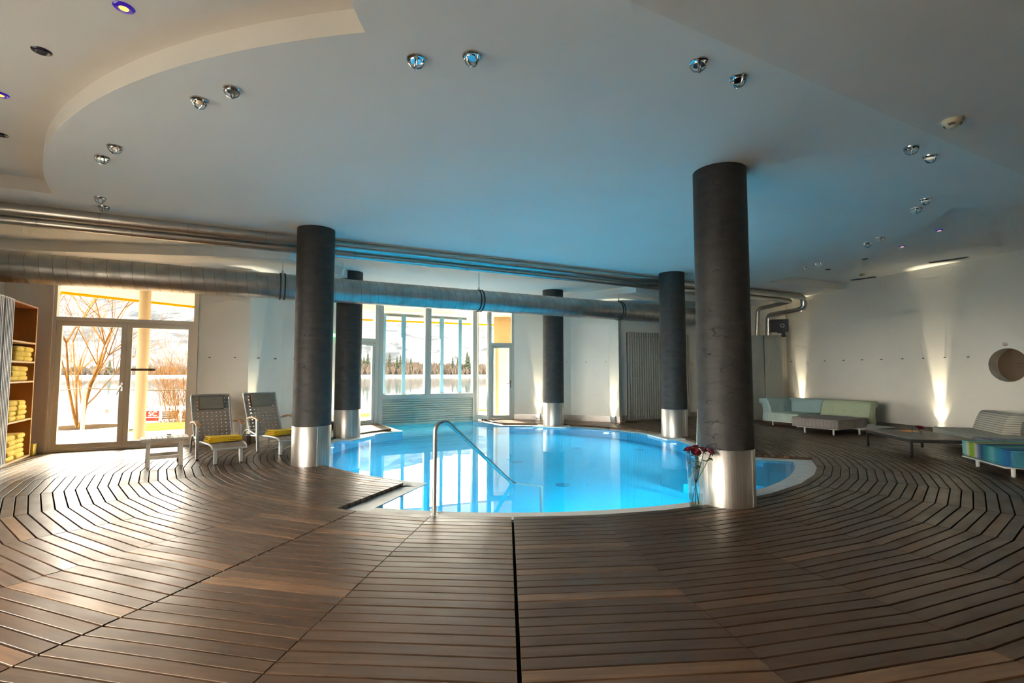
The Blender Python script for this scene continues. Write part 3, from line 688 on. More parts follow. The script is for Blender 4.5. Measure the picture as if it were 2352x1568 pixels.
# ------------------------------------------------------------------ skirting
def skirt(name, p0, p1, s0=0.0, s1=None, h=0.15):
    m, ln = frame_of(p0, p1)
    o = MB().box(s0, ln if s1 is None else s1, -0.012, 0.0, 0.0, h, m).build(name, M['skirt']); o['kind'] = 'structure'
skirt('baseboard_lounger', B, C); skirt('baseboard_curve_left', C, D); skirt('baseboard_curve_exit', D, E0)
skirt('baseboard_curve_far', D1, F1); skirt('baseboard_curve_pier', F1, F2); skirt('baseboard_pier', F2, P0); skirt('baseboard_panel', P0, P1); skirt('baseboard_right', RC, RA)
# small wall pegs and the taut wires on some of them
def pegs(parent, p0, p1, ss, z):
    for s in ss:
        m, ln = frame_of(p0, p1)
        MB().tube([m @ Vector((s, 0.0, z)), m @ Vector((s, -0.05, z))], 0.009, 6).build('wall_peg', M['tableframe'], parent)
pegs(w2, B, C, (0.223, 0.664), 1.582); pegs(w3, C, D, (0.25, 0.77), 1.58); pegs(w3b, D, E0, (0.35,), 1.58)
pegs(w8, D1, F1, (1.5,), 1.595); pegs(w9, F1, F2, (0.45, 1.0), 1.59)
pegs(wr, RC, RA, [1.158 + s for s in (-0.977, 0.14, 0.70, 1.21, 1.70, 2.19, 2.64, 3.07, 3.504)], 1.615)
for (s, top, ds) in ((1.158 - 0.977, 1.95, -0.03), (1.158 - 0.35, 2.05, 0.03), (1.158 + 2.64, 2.0, -0.08), (1.158 + 3.07, 2.15, 0.02)):
    MB().tube([RM @ Vector((s, -0.03, 1.615)), RM @ Vector((s + ds, -0.004, top))], 0.004, 4).build('wire', M['alu'], wr)

# ------------------------------------------------------------------ ribbed radiator panel and metal lockers
m, ln = frame_of(P0, P1)
pan = thing('ribbed_wall_panel', 'wide pale panel of upright metal slats mounted on the far wall', 'wall panel')
s0, s1 = 0.20, 2.56; nsl = 28; wsl = (s1 - s0) / nsl
MB().box(s0, s1, -0.03, -0.004, 0.06, 2.40, m).build('backing', M['tableframe'], pan)
sl = MB().box(0.006, wsl - 0.026, -0.06, -0.03, 0.04, 2.42).mesh('slat'); sl.materials.append(M['corr'])
screw = MB().lathe([(0.0, 0.008), (0.008, 0.006), (0.009, 0.0)], 6, M=Matrix.Rotation(R(90), 4, 'X')).mesh('screw'); screw.materials.append(M['rubber'])
for k in range(nsl):
    o = link(bpy.data.objects.new('slat', sl), pan); o.matrix_local = m @ Matrix.Translation((s0 + k * wsl, 0, 0))
    for z in ((0.25, 1.55, 2.3) if k % 2 else (1.2, 0.1)):
        c = link(bpy.data.objects.new('screw', screw), o); c.location = (wsl / 2 - 0.012, -0.06, z)
lkm, _ = frame_of((6.45, 13.93), (7.45, 13.90))
for (a, b, nm) in ((0.03, 0.49, 'left'), (0.515, 0.985, 'right')):
    lk = thing('locker', f'tall narrow corrugated metal locker, {nm} of the two behind the blue sofa', 'locker', group='metal lockers in the far corner')
    MB().box(a, b, 0.02, 0.42, 0.02, 2.33, lkm).build('body', M['corr'], lk)
    mb = MB(); k = 18
    for i in range(k):
        x0 = a + 0.005 + (b - a - 0.01) * i / k; x1 = a + 0.005 + (b - a - 0.01) * (i + 0.55) / k
        mb.box(x0, x1, -0.004, 0.006, 0.03, 2.33, lkm)
    mb.box(a, b, 0.004, 0.02, 0.02, 2.335, lkm)
    dr = mb.build('door', M['corr'], lk)
    for z in (2.25, 1.62, 1.05, 0.45):
        for f in (0.06, 0.35, 0.65, 0.94):
            c = link(bpy.data.objects.new('screw', screw), dr); c.matrix_local = lkm @ Matrix.Translation((a + (b - a) * f, -0.004, z))

# ------------------------------------------------------------------ open towel cupboard on the left
m, ln = frame_of(CL1, A)
cup = thing('towel_cupboard', 'tall open pine cupboard with shelves of yellow towels by the left window', 'cupboard')
S0, S1, CD = 6.64, 7.70, 0.45
MB().box(S0, S1, CD - 0.02, CD, 0.0, 2.34, m).build('back_panel', M['pine'], cup)
for (a, b) in ((S0, S0 + 0.025), (S1 - 0.025, S1)): MB().box(a, b, 0.0, CD - 0.02, 0.0, 2.34, m).build('side_panel', M['pine'], cup)
for (a, b) in ((S0, S0 + 0.025), (S1 - 0.025, S1)): MB().box(a - 0.002, b + 0.002, -0.006, 0.0, 0.0, 2.342, m).build('edge_strip', M['pine_edge'], cup)
for z in (0.0, 0.57, 1.15, 1.45, 1.745, 2.315): MB().box(S0 + 0.025, S1 - 0.025, -0.004, CD - 0.02, z, z + 0.025, m).build('shelf', M['pine_edge'] if z < 2 else M['pine'], cup)
lp = thing('locker', 'pale metal locker front beside the towel cupboard, cut by the left picture edge', 'locker')
MB().box(5.5, 6.63, -0.005, CD, 0.0, 2.34, m).build('body', M['frame'], lp)
for (a, b) in ((6.26, 6.62), (5.88, 6.24), (5.5, 5.86)):
    dr = MB().box(a, b, -0.03, -0.005, 0.03, 2.34, m).build('door', mat('blue_grey_metal', (0.42, 0.45, 0.47), 0.4, 0.4), lp)
    for q in range(6): MB().box(a + 0.02 + q * 0.055, a + 0.05 + q * 0.055, -0.038, -0.03, 0.05, 2.32, m).build('rib', dr.data.materials[0], dr)
MB().box(7.74, 7.90, -0.03, 0.05, 0.0, 0.17, m).build('marker_block', M['yellowbox'])
tag(bpy.data.objects['marker_block'], 'small yellow block low on the wall beside the towel cupboard', 'marker')
def towel_mesh(w, d, h, seed):
    r = random.Random(seed); bm = soft_box((w, d, h), min(h, d) * 0.42, 4)
    for v in bm.verts: v.co += Vector((0, 0, noise.noise(v.co * 9 + Vector((seed, 0, 0))) * 0.012)); 
    return bm
tid = 0
def towels(zb, stacks, where):
    global tid
    for (s, cnt, word) in stacks:
        for k in range(cnt):
            tid += 1; r = random.Random(tid)
            w = 0.34 + r.uniform(-0.02, 0.03); h = 0.078; d = 0.40
            bm = towel_mesh(w, d, h, tid)
            mm = m @ Matrix.Translation((s + r.uniform(-0.02, 0.02), CD - 0.245 + r.uniform(-0.015, 0.01), zb + 0.026 + k * 0.072)) @ Matrix.Rotation(r.uniform(-0.08, 0.08), 4, 'Z') @ Matrix.Rotation(0.0, 4, 'X')
            o = from_bm('folded_towel', bm, M['towel'], None, True); o.matrix_world = mm
            od = {0: 'topmost', 1: 'second from the top', 2: 'third from the top', 3: 'fourth from the top', 4: 'lowest'}; kk = cnt - 1 - k; tag(o, f'yellow towel, {od[4] if kk == cnt - 1 else od[kk]} of the {word} stack on {where}', 'towel', f'towels in the {word} stack on {where}')
towels(1.45, ((7.08, 3, 'near'), (7.45, 3, 'far')), 'the upper towel shelf')
towels(1.15, ((6.90, 3, 'near'), (7.27, 3, 'far')), 'the middle towel shelf')
towels(0.57, ((6.92, 4, 'near'), (7.30, 4, 'far')), 'the lower towel shelf')
towels(0.0, ((6.92, 5, 'near'), (7.30, 5, 'far')), 'the cupboard bottom')

# ------------------------------------------------------------------ ducts and pipes
dd = Vector((0.885, 0.465, 0)).normalized(); dp = Vector((-2.2, 9.75, 2.81))
duct = thing('ventilation_duct', 'thick spiral steel ventilation duct crossing the room below the ceiling', 'duct')
dm = Matrix.Translation(dp) @ dd.to_track_quat('X', 'Z').to_matrix().to_4x4()
RD_ = 0.222; X0, X1 = -5.95, 9.6
MB().lathe([(RD_, X0), (RD_, X1)], 40, M=dm @ Matrix.Rotation(R(90), 4, 'Y')).build('pipe_shell', M['duct'], duct, smooth=True)
pts = []; k = 0; ns = 20
tot = int((X1 - X0) / 0.155 * ns)
for k in range(tot + 1):
    a = 2 * math.pi * k / ns; pts.append(dm @ Vector((X0 + (X1 - X0) * k / tot, math.cos(a) * (RD_ + 0.001), math.sin(a) * (RD_ + 0.001))))
MB().tube(pts, 0.0035, 4).build('spiral_seam', mat('dark_seam', (0.25, 0.24, 0.22), 0.5, 0.8), duct)
for x in (-2.07, 1.70, 5.43):
    for q in (-0.035, 0.035):
        MB().lathe([(RD_, -0.012), (RD_ + 0.012, -0.012), (RD_ + 0.012, 0.012), (RD_, 0.012)], 40, M=dm @ Matrix.Translation((x + q, 0, 0)) @ Matrix.Rotation(R(90), 4, 'Y')).build('clamp_band', M['rubber'], duct, smooth=True)
    p = dm @ Vector((x, 0, RD_)); MB().tube([(p.x, p.y, p.z), (p.x, p.y, ZC if x == 1.70 else 3.23)], 0.008, 8).tube([(p.x, p.y, p.z - 0.01), (p.x, p.y, p.z + 0.06)], 0.02, 8).build('hanger_rod', M['alu'], duct)
def pipe(name, label, path, r, joints, elbow_r=0.0):
    t = thing(name, label, 'pipe')
    MB().tube(path, r, 20).build('pipe_shell', M['pipe'], t, smooth=True)
    for (p, dvec) in joints:
        mm = Matrix.Translation(p) @ dvec.to_track_quat('Z', 'Y').to_matrix().to_4x4()
        MB().lathe([(r, -0.006), (r + 0.0018, -0.005), (r + 0.0018, 0.005), (r, 0.006)], 20, M=mm).build('joint_band', M['chairmetal'], t, smooth=True)
    return t
def bend(pts, rad, n=6):
    """round the corners of a path"""
    pts = [Vector(p) for p in pts]; out = [pts[0]]
    for i in range(1, len(pts) - 1):
        a = (pts[i - 1] - pts[i]).normalized(); b = (pts[i + 1] - pts[i]).normalized()
        p0 = pts[i] + a * rad; p1 = pts[i] + b * rad
        for k in range(n + 1):
            t = k / n; out.append(p0 * (1 - t) ** 2 + pts[i] * 2 * t * (1 - t) + p1 * t * t)
    out.append(pts[-1]); return out
pd = Vector((0.887, 0.4616, 0)); u0 = Vector((-7.9, 5.16, 3.30))
def upt(s, z, off=0.0): return Vector((u0.x + pd.x * s - pd.y * off, u0.y + pd.y * s + pd.x * off, z))
js = [upt(0.92 + 0.968 * k, 3.30) for k in range(1, 18)]
endu = Vector((7.72, 13.28, 3.30))
pipe('steel_pipe', 'polished steel pipe running under the ceiling, the upper and thicker of the pair', bend([upt(1.35, 3.30), endu, (7.74, 13.30, 3.0), (7.30, 14.30, 2.93), (7.30, 14.33, 2.30)], 0.13), 0.078, [(p, pd) for p in js])
js = [upt(1.25 + 0.968 * k, 3.185, 0.09) for k in range(1, 18)]
endl = upt(17.25, 3.185, 0.09)
pipe('steel_pipe', 'slimmer polished steel pipe hung just below its thicker neighbour', bend([upt(1.35, 3.185, 0.09), endl, (7.03, 14.36, 3.12), (7.0, 14.40, 2.30)], 0.13), 0.058, [(p, pd) for p in js])
MB().tube([upt(1.35, 3.385, 0.1), upt(16.6, 3.385, 0.1)], 0.014, 8).build('ceiling_conduit', M['alu'])
tag(bpy.data.objects['ceiling_conduit'], 'thin conduit along the ceiling above the steel pipes', 'conduit')

# ------------------------------------------------------------------ ceiling fittings
def spot_proto():
    t = bpy.data.objects.new('ceiling_spotlight', None); link(t)
    MB().lathe([(0.0, -0.016), (0.075, -0.016), (0.085, -0.010), (0.088, 0.0)], 28).build('base_plate', M['chrome'], t, smooth=True)
    MB().lathe([(0.0, -0.024), (0.05, -0.024), (0.055, -0.016)], 24).build('lens', M['lamp_off'], t, smooth=True)
    for k in range(2):
        a0 = k * math.pi / 2 + 0.4
        MB().tube([(math.cos(a0) * 0.078 * math.cos(a), math.sin(a0) * 0.078 * math.cos(a), -0.012 - 0.072 * math.sin(a)) for a in [math.pi * i / 14 for i in range(15)]], 0.0068, 8).build('cage_bar', M['chrome'], t, smooth=True)
    for k in range(4):
        a0 = k * math.pi / 2 + 0.4; MB().lathe([(0.0, -0.03), (0.009, -0.028), (0.011, -0.014)], 8, (math.cos(a0) * 0.077, math.sin(a0) * 0.077, 0)).build('clip', M['chrome'], t)
    return t
SP = [(-4.001, 4.813, 'lower of the pair at the left end of the disc'),
      (-3.695, 4.576, 'upper of the pair at the left end of the disc'),
      (-2.413, 3.773, 'left of the pair under the curved cream ceiling edge'),
      (-2.075, 3.624, 'right of the pair under the curved cream ceiling edge'),
      (-0.643, 3.261, 'left of the pair at the top middle'),
      (-0.267, 3.229, 'right of the pair at the top middle'),
      (1.266, 3.297, 'left of the pair beside the large cream soffit'),
      (1.613, 3.479, 'right of the pair beside the large cream soffit'),
      (-4.954, 5.958, 'upper of the pair in front of the steel pipes'),
      (-5.17, 6.277, 'lower of the pair almost touching the steel pipes'),
      (3.732, 4.598, 'left of the pair nearest the big smoke detector'),
      (4.065, 4.789, 'right of the pair nearest the big smoke detector'),
      (5.022, 6.012, 'upper of the pair beside the right recess corner'),
      (5.178, 6.354, 'lower of the pair beside the right recess corner'),
      (5.739, 7.753, 'right of the pair left of the violet downlights'),
      (5.784, 8.097, 'left of the pair left of the violet downlights'),
      (5.895, 9.599, 'right of the farthest small pair'),
      (5.853, 9.96, 'left of the farthest small pair')]
proto = spot_proto()
for i, (x, y, w) in enumerate(SP):
    o = proto if i == 0 else copy_tree(proto)
    o.location = (x, y, ZC); o.scale = (0.72, 0.72, 0.8); o.rotation_euler = (0, 0, 0.37 * i + (0.3 if i % 2 else 0))
    tag(o, f'caged ceiling spotlight, {w}', 'spotlight', 'caged spotlights ringing the pool ceiling')
def downlight(x, y, lit, label, z=ZR):
    t = thing('downlight', label, 'downlight', (x, y, z), 0, 'recessed ceiling downlights'); t.scale = (0.75, 0.75, 0.75)
    MB().lathe([(0.036, -0.002), (0.036, -0.012), (0.05, -0.014), (0.072, -0.008), (0.078, 0.0)], 28).build('ring', M['purple'] if lit else M['darkring'], t, smooth=True)
    MB().lathe([(0.0, -0.011), (0.034, -0.011), (0.036, -0.004)], 20).build('lens', M['amber'] if lit else M['rubber'], t)
downlight(-2.407, 2.998, True, 'lit amber downlight with violet ring at the top left corner')
downlight(-3.312, 3.422, False, 'unlit dark downlight between the two violet ones at the upper left')
downlight(-4.167, 3.979, True, 'lit violet downlight half cut by the left picture edge')
downlight(-4.868, 4.672, False, 'unlit dark downlight barely showing at the left picture edge')
downlight(6.792, 7.905, True, 'small lit violet downlight, nearest one in the right recess')
downlight(6.993, 8.929, True, 'small lit violet downlight, second one in the right recess')
downlight(7.031, 9.933, False, 'small unlit black downlight next to the violet ones in the right recess')
downlight(6.928, 10.949, False, 'small unlit black downlight, farthest one in the right recess')
def smoke(x, y, z, r, label):
    t = thing('smoke_detector', label, 'smoke detector', (x, y, z))
    MB().lathe([(0.0, -0.052 * r / 0.06), (r * 0.45, -0.05 * r / 0.06), (r * 0.85, -0.028 * r / 0.06), (r, -0.012), (r, 0.0)], 32).build('housing', M['plastic'], t, smooth=True)
    MB().lathe([(0.0, -0.056 * r / 0.06), (r * 0.3, -0.054 * r / 0.06), (r * 0.32, -0.048 * r / 0.06)], 20).build('sensor_cap', M['plastic'], t, smooth=True)
    for k in range(4):
        for rr, zz in ((0.70, -0.0415), (0.80, -0.0345)):
            a0 = k * math.pi / 2 + 0.3
            MB().tube([(r * rr * math.cos(a0 + q), r * rr * math.sin(a0 + q), zz * r / 0.06) for q in [j * 0.15 for j in range(7)]], 0.0022 * r / 0.06, 4).build('slot', M['rubber'], t)
smoke(3.319, 3.696, 3.2, 0.066, 'cream smoke detector on the large soffit at the upper right')
smoke(8.012, 11.44, ZR, 0.06, 'small pale smoke detector near the far end of the right wall')
for (p0, p1, nm) in (((8.55, 10.25), (8.90, 9.72), 'nearer slotted air vent in the ceiling above the bright wall beam'), ((8.26, 12.2), (8.56, 11.75), 'farther slotted air vent in the ceiling near the steel pipes')):
    v = thing('air_vent', nm, 'vent', group='ceiling air vents along the right wall'); mv, lv = frame_of(p0, p1)
    bars_ = MB().box(0, lv, -0.07, 0.07, ZR - 0.008, ZR, mv); bars_.build('frame', M['alu'], v)
    for k in range(6): MB().box(0.02, lv - 0.02, -0.06 + k * 0.021, -0.05 + k * 0.021, ZR - 0.016, ZR - 0.008, mv).build('slat', M['tableframe'], v)

# ------------------------------------------------------------------ uplights at the wall foot
def uplight(p, inward, label, power):
    """p: point on the wall at floor level, inward: unit vector into the room"""
    t = thing('wall_uplight', label, 'floor lamp', (p[0] + inward[0] * 0.075, p[1] + inward[1] * 0.075, 0), math.atan2(inward[1], inward[0]) + math.pi / 2, 'small uplights at the foot of the walls')
    MB().box(-0.06, 0.06, -0.05, 0.05, 0.0, 0.012).build('base_plate', M['chrome'], t)
    for x in (-0.058, 0.052): MB().box(x, x + 0.006, -0.05, 0.05, 0.012, 0.17).build('bracket', M['chrome'], t)
    MB().box(-0.045, 0.045, -0.045, 0.045, 0.045, 0.155).build('housing', M['chrome'], t, bevel=0.006)
    MB().lathe([(0.0, 0.158), (0.032, 0.158), (0.036, 0.154)], 20).build('lens', M['lamp_lit'], t)
    for (en, size, tilt, blend) in ((power * 0.20, 66, 6.0, 1.0), (power * 2.2, 21, 3.5, 0.8)):
        ld = bpy.data.lights.new('uplight', 'SPOT'); ld.energy = en; ld.color = (1.0, 0.90, 0.64); ld.spot_size = R(size); ld.spot_blend = blend; ld.shadow_soft_size = 0.02
        lo = bpy.data.objects.new('uplight_beam', ld); COL.objects.link(lo); lo.location = (p[0] + inward[0] * 0.075, p[1] + inward[1] * 0.075, 0.165)
        v = Vector((-inward[0] * math.tan(R(tilt)), -inward[1] * math.tan(R(tilt)), 1.0)); lo.rotation_euler = (-v).to_track_quat('Z', 'Y').to_euler()
def inw(p0, p1):
    d = Vector((p1[0] - p0[0], p1[1] - p0[1])).normalized(); return (d.y, -d.x)
def wp(p0, p1, s):
    d = Vector((p1[0] - p0[0], p1[1] - p0[1])).normalized(); return (p0[0] + d.x * s, p0[1] + d.y * s)
UP = [(C, D, 0.12, 'small uplight at the white wall corner behind the right lounger', 90), (D, E0, 1.80, 'small uplight under the green exit sign', 70),
      (D1, F1, 0.70, 'small chrome uplight just left of the farthest column', 90), (F1, F2, 1.20, 'small chrome uplight at the wall corner left of the ribbed panel', 90),
      (RC, RA, 1.158 - 0.655, 'small uplight hidden behind the blue sofa, throwing a tall beam', 160), (RC, RA, 1.158 + 2.924, 'small uplight behind the striped sofa throwing the brightest beam', 170)]
for (p0, p1, s, lab, pw) in UP: uplight(wp(p0, p1, s), inw(p0, p1), lab, pw)

# ------------------------------------------------------------------ exit sign, speaker, porthole back and knob
m, ln = frame_of(D, E0)
ex = thing('exit_sign', 'green emergency exit sign with running figure on the wall between the two left columns', 'sign')
MB().box(1.60, 1.88, -0.05, -0.01, 2.13, 2.24, m).build('housing', M['exit'], ex)
mb = MB(); y0, y1 = -0.054, -0.05
for (a, b, c, d) in ((1.64, 1.70, 2.148, 2.222), (1.712, 1.73, 2.20, 2.218), (1.705, 1.735, 2.172, 2.198), (1.72, 1.76, 2.186, 2.194), (1.695, 1.715, 2.15, 2.172), (1.73, 1.755, 2.155, 2.168), (1.79, 1.85, 2.178, 2.19), (1.835, 1.85, 2.165, 2.203)): mb.box(a, b, y0, y1, c, d, m)
mb.build('pictogram', M['exitw'], ex)
spk = thing('loudspeaker', 'black loudspeaker on a wall bracket above the metal lockers', 'speaker', (7.22, 13.62, 2.56), R(-22))
MB().box(-0.22, 0.22, -0.16, 0.16, -0.16, 0.17).build('cabinet', M['black'], spk, bevel=0.008)
MB().box(0.07, 0.20, -0.164, -0.158, -0.14, 0.15).build('side_cheek', mat('dark_grey_grille', (0.05, 0.05, 0.05), 0.6), spk)
cm = Matrix.Translation((0.07, -0.166, 0.0)) @ Matrix.Rotation(R(90), 4, 'X')
MB().lathe([(0.028, 0.0), (0.035, 0.012), (0.052, 0.012), (0.056, 0.0)], 24, M=cm).build('cone_ring', mat('pale_ring', (0.45, 0.45, 0.42), 0.5), spk, smooth=True)
MB().lathe([(0.0, 0.012), (0.012, 0.010), (0.028, 0.002)], 20, M=cm).build('dust_cap', M['black'], spk, smooth=True)
MB().box(-0.04, 0.14, -0.02, 0.02, -0.19, -0.16).box(0.06, 0.15, -0.03, 0.05, -0.30, -0.19).tube([(0.1, 0.02, -0.25), (0.22, 0.34, -0.25)], 0.02, 8).build('bracket', M['black'], spk)
MB().box(PS - 0.6, PS + 0.6, WT + 0.02, WT + 0.05, PZ - 0.6, PZ + 0.6, RM).build('porthole_back', mat('brown_board', (0.10, 0.060, 0.028), 0.6), wr)
mb = MB()
for z in (0.03, -0.035):
    x = -0.02
    for w in (0.03, 0.045, 0.02, 0.05, 0.035, 0.02): mb.box(PS + x, PS + x + w, WT + 0.016, WT + 0.02, PZ + z - 0.008, PZ + z + 0.008, RM); x += w + 0.012
mb.build('printed_lines', mat('dark_print', (0.04, 0.026, 0.014), 0.7), wr)
kn = thing('wall_disc', 'small round white knob on the wall above the porthole', 'knob'); MB().lathe([(0.0, 0.05), (0.028, 0.05), (0.036, 0.04), (0.036, 0.0)], 24, M=RM @ Matrix.Translation((PS - 0.01, 0, 1.84)) @ Matrix.Rotation(R(90), 4, 'X')).build('disc', M['wall'], kn, smooth=True)
mm, _ = frame_of(P0, P1)
sw = thing('wall_socket', 'small white wall socket right of the ribbed panel', 'socket'); MB().box(2.66, 2.74, -0.02, 0.0, 1.53, 1.60, mm).build('cover', M['plastic'], sw, bevel=0.004); MB().tube([mm @ Vector((2.74, -0.01, 1.56)), mm @ Vector((2.86, -0.01, 1.56))], 0.006, 6).build('cable', M['plastic'], sw)

# ------------------------------------------------------------------ pool handrails
hr = thing('handrail', 'curved steel handrail leading into the pool beside the front steps', 'handrail')
MB().tube(bend([(-0.735, 4.86, -0.25), (-0.735, 4.87, 0.80), (-0.655, 5.02, 0.83), (0.0, 6.30, -0.05), (0.36, 6.30, -0.20), (0.36, 6.30, -1.34)], 0.075, 8), 0.0215, 14).build('rail', M['steel'], hr, smooth=True)
MB().lathe([(0.022, 0.0), (0.05, 0.0), (0.05, 0.01), (0.022, 0.016)], 20, (-0.735, 4.86, DZ)).build('foot_flange', M['chrome'], hr, smooth=True)
hr2 = thing('handrail', 'steel handrail half hidden behind the column with the roses', 'handrail')
MB().tube(bend([(3.28, 8.45, -0.25), (3.28, 8.45, 0.70), (3.2, 8.32, 0.78), (2.93, 7.98, 0.74), (2.55, 7.05, -0.05), (2.36, 6.80, -0.22), (2.36, 6.80, -1.34)], 0.08, 8), 0.0215, 14).build('rail', M['steel'], hr2, smooth=True)
MB().tube([(2.945, 7.995, 0.70), (2.93, 7.98, 0.76)], 0.026, 12).build('end_collar', M['rubber'], hr2, smooth=True)

# ------------------------------------------------------------------ loungers
def strap_mesh(profile, half, wave, phase, th=0.003):
    """profile: list of (centre point, across vector) along the strap"""
    mb = MB(); n = len(profile)
    for (p, a, nrm, i) in profile:
        o = nrm * (wave * (1 if (i + phase) % 2 else -1))
        for q in (p - a * half + o, p + a * half + o, p + a * half + o - nrm * th, p - a * half + o - nrm * th): mb.v.append(tuple(q))
    for i in range(n - 1):
        for k in range(4): mb.f.append((4 * i + k, 4 * i + (k + 1) % 4, 4 * i + 4 + (k + 1) % 4, 4 * i + 4 + k))
    mb.f += [(3, 2, 1, 0), (4 * n - 4, 4 * n - 3, 4 * n - 2, 4 * n - 1)]
    return mb
def sample(prof, t):
    L_ = [0.0]
    for i in range(1, len(prof)): L_.append(L_[-1] + math.hypot(prof[i][0] - prof[i - 1][0], prof[i][1] - prof[i - 1][1]))
    d = t * L_[-1]
    for i in range(1, len(prof)):
        if d <= L_[i] + 1e-9:
            f = (d - L_[i - 1]) / (L_[i] - L_[i - 1]); x = prof[i - 1][0] + f * (prof[i][0] - prof[i - 1][0]); z = prof[i - 1][1] + f * (prof[i][1] - prof[i - 1][1])
            tx, tz = prof[i][0] - prof[i - 1][0], prof[i][1] - prof[i - 1][1]; l = math.hypot(tx, tz); return Vector((x, 0, z)), Vector((tx / l, 0, tz / l))
    return Vector((prof[-1][0], 0, prof[-1][1])), Vector((1, 0, 0))
def web_panel(parent, prof, w0, w1, nlong, ncross, sw):
    """woven straps over a curved panel; half width w0 at the start, w1 at the end"""
    Y = Vector((0, 1, 0))
    for j in range(nlong):
        f = -1 + 2 * (j + 0.5) / nlong; st = []
        for i in range(2 * ncross + 1):
            p, t = sample(prof, i / (2 * ncross)); nrm = t.cross(Y); nrm = nrm if nrm.z > -0.2 else -nrm
            hw = w0 + (w1 - w0) * i / (2 * ncross); st.append((p + Y * (f * hw), Y, nrm, (i // 1)))
        strap_mesh(st, sw / 2, 0.0022, j).build('strap', M['web'], parent)
    for i in range(ncross):
        t_ = (i + 0.5) / ncross; p, t = sample(prof, t_); nrm = t.cross(Y); nrm = nrm if nrm.z > -0.2 else -nrm
        hw = w0 + (w1 - w0) * t_ + 0.012; st = [(p + Y * (-hw + 2 * hw * k / 8), t, nrm, k) for k in range(9)]
        strap_mesh(st, sw / 2, 0.0024, i).build('strap', M['web'], parent)
def make_lounger():
    t = bpy.data.objects.new('lounger', None); link(t)
    seat = [(0.76, 0.225), (0.70, 0.262), (0.58, 0.275), (0.3, 0.272), (0.05, 0.262), (-0.18, 0.24), (-0.37, 0.235)]
    back = [(-0.38, 0.27), (-0.50, 0.46), (-0.64, 0.70), (-0.76, 0.935)]
    def rail(prof, w0, w1, r=0.014):
        pts = []
        n = 14
        for i in range(n + 1):
            p, _ = sample(prof, i / n); pts.append((p.x, -(w0 + (w1 - w0) * i / n), p.z))
        p2 = [(p[0], -p[1], p[2]) for p in reversed(pts)]
        loop = pts + p2; return MB().tube(loop + [loop[0]], r, 8, cap=False)
    so = rail(seat, 0.215, 0.26).build('seat_frame', M['chairmetal'], t, smooth=True)
    bo = rail(back, 0.262, 0.275).build('backrest', M['chairmetal'], t, smooth=True)
    web_panel(so, seat, 0.205, 0.25, 7, 15, 0.046); web_panel(bo, back, 0.25, 0.265, 8, 12, 0.047)
    for s in (-1, 1):
        MB().box(-0.026, 0.026, -0.016, 0.016, 0, 0.53).xf(Matrix.Translation((0.05, s * 0.292, 0.0)) @ Matrix.Rotation(R(-7), 4, 'Y')).build('leg', M['chairmetal'], t)
        MB().box(-0.03, 0.03, -0.018, 0.018, 0, 0.262).xf(Matrix.Translation((0.66, s * 0.165, 0.0)) @ Matrix.Rotation(R(-4), 4, 'Y')).build('leg', M['chairmetal'], t)
        MB().tube([(-0.89, s * 0.235, 0.008), (-0.875, s * 0.235, 0.10), (-0.81, s * 0.24, 0.21), (-0.68, s * 0.245, 0.29), (-0.50, s * 0.25, 0.315), (-0.30, s * 0.262, 0.29), (0.0, s * 0.275, 0.262)], 0.0155, 8).build('rear_leg', M['chairmetal'], t, smooth=True)
        arm = []
        for k in range(13):
            x = -0.40 + 0.53 * k / 12; z = 0.515 + 0.035 * math.sin(math.pi * k / 12) - 0.008
            arm.append((x, z))
        mb = MB()
        for (x, z) in arm:
            for (yy, zz) in ((-0.03, 0), (0.03, 0), (0.03, 0.026), (-0.03, 0.026)): mb.v.append((x, s * 0.30 + yy, z + zz))
        for i in range(12):
            for k in range(4): mb.f.append((4 * i + k, 4 * i + (k + 1) % 4, 4 * i + 4 + (k + 1) % 4, 4 * i + 4 + k))
        mb.f += [(3, 2, 1, 0), (48, 49, 50, 51)]
        mb.build('armrest', M['armwood'], t)
        MB().tube([(-0.38, s * 0.30, 0.515), (-0.53, s * 0.282, 0.50)], 0.010, 6).build('arm_bracket', M['chairmetal'], t)
        MB().box(-0.028, 0.028, -0.018, 0.018, 0, 0.012).xf(Matrix.Translation((0.05, s * 0.292, 0))).build('foot_cap', M['rubber'], t)
        MB().box(-0.032, 0.032, -0.02, 0.02, 0, 0.012).xf(Matrix.Translation((0.66, s * 0.165, 0))).build('foot_cap', M['rubber'], t)
    MB().tube([(-0.82, -0.238, 0.20), (-0.82, 0.238, 0.20)], 0.013, 8).build('stretcher', M['chairmetal'], t, smooth=True)
    MB().tube([(0.66, -0.165, 0.24), (0.66, 0.165, 0.24)], 0.012, 8).build('stretcher', M['chairmetal'], t, smooth=True)
    p, tv = sample(back, 0.79); an = math.atan2(tv.z, tv.x)
    bm = soft_box((0.235, 0.36, 0.075), 0.032, 4, sub=2, bulge=0.008)
    pil = from_bm('head_pillow', bm, M['pillow'], t, True, Matrix.Translation((p.x + 0.006, 0, p.z + 0.004)) @ Matrix.Rotation(-an, 4, 'Y') @ Matrix.Rotation(math.pi, 4, 'X') @ Matrix.Translation((0, 0, 0.0)))
    for s in (-1, 1):
        q, _ = sample(back, 0.98); MB().tube([(p.x + 0.02, s * 0.15, p.z + 0.02), (q.x - 0.005, s * 0.15, q.z + 0.012)], 0.006, 5).build('strap', M['pillow'], pil)
    return t
ch1 = make_lounger(); ch2 = copy_tree(ch1)
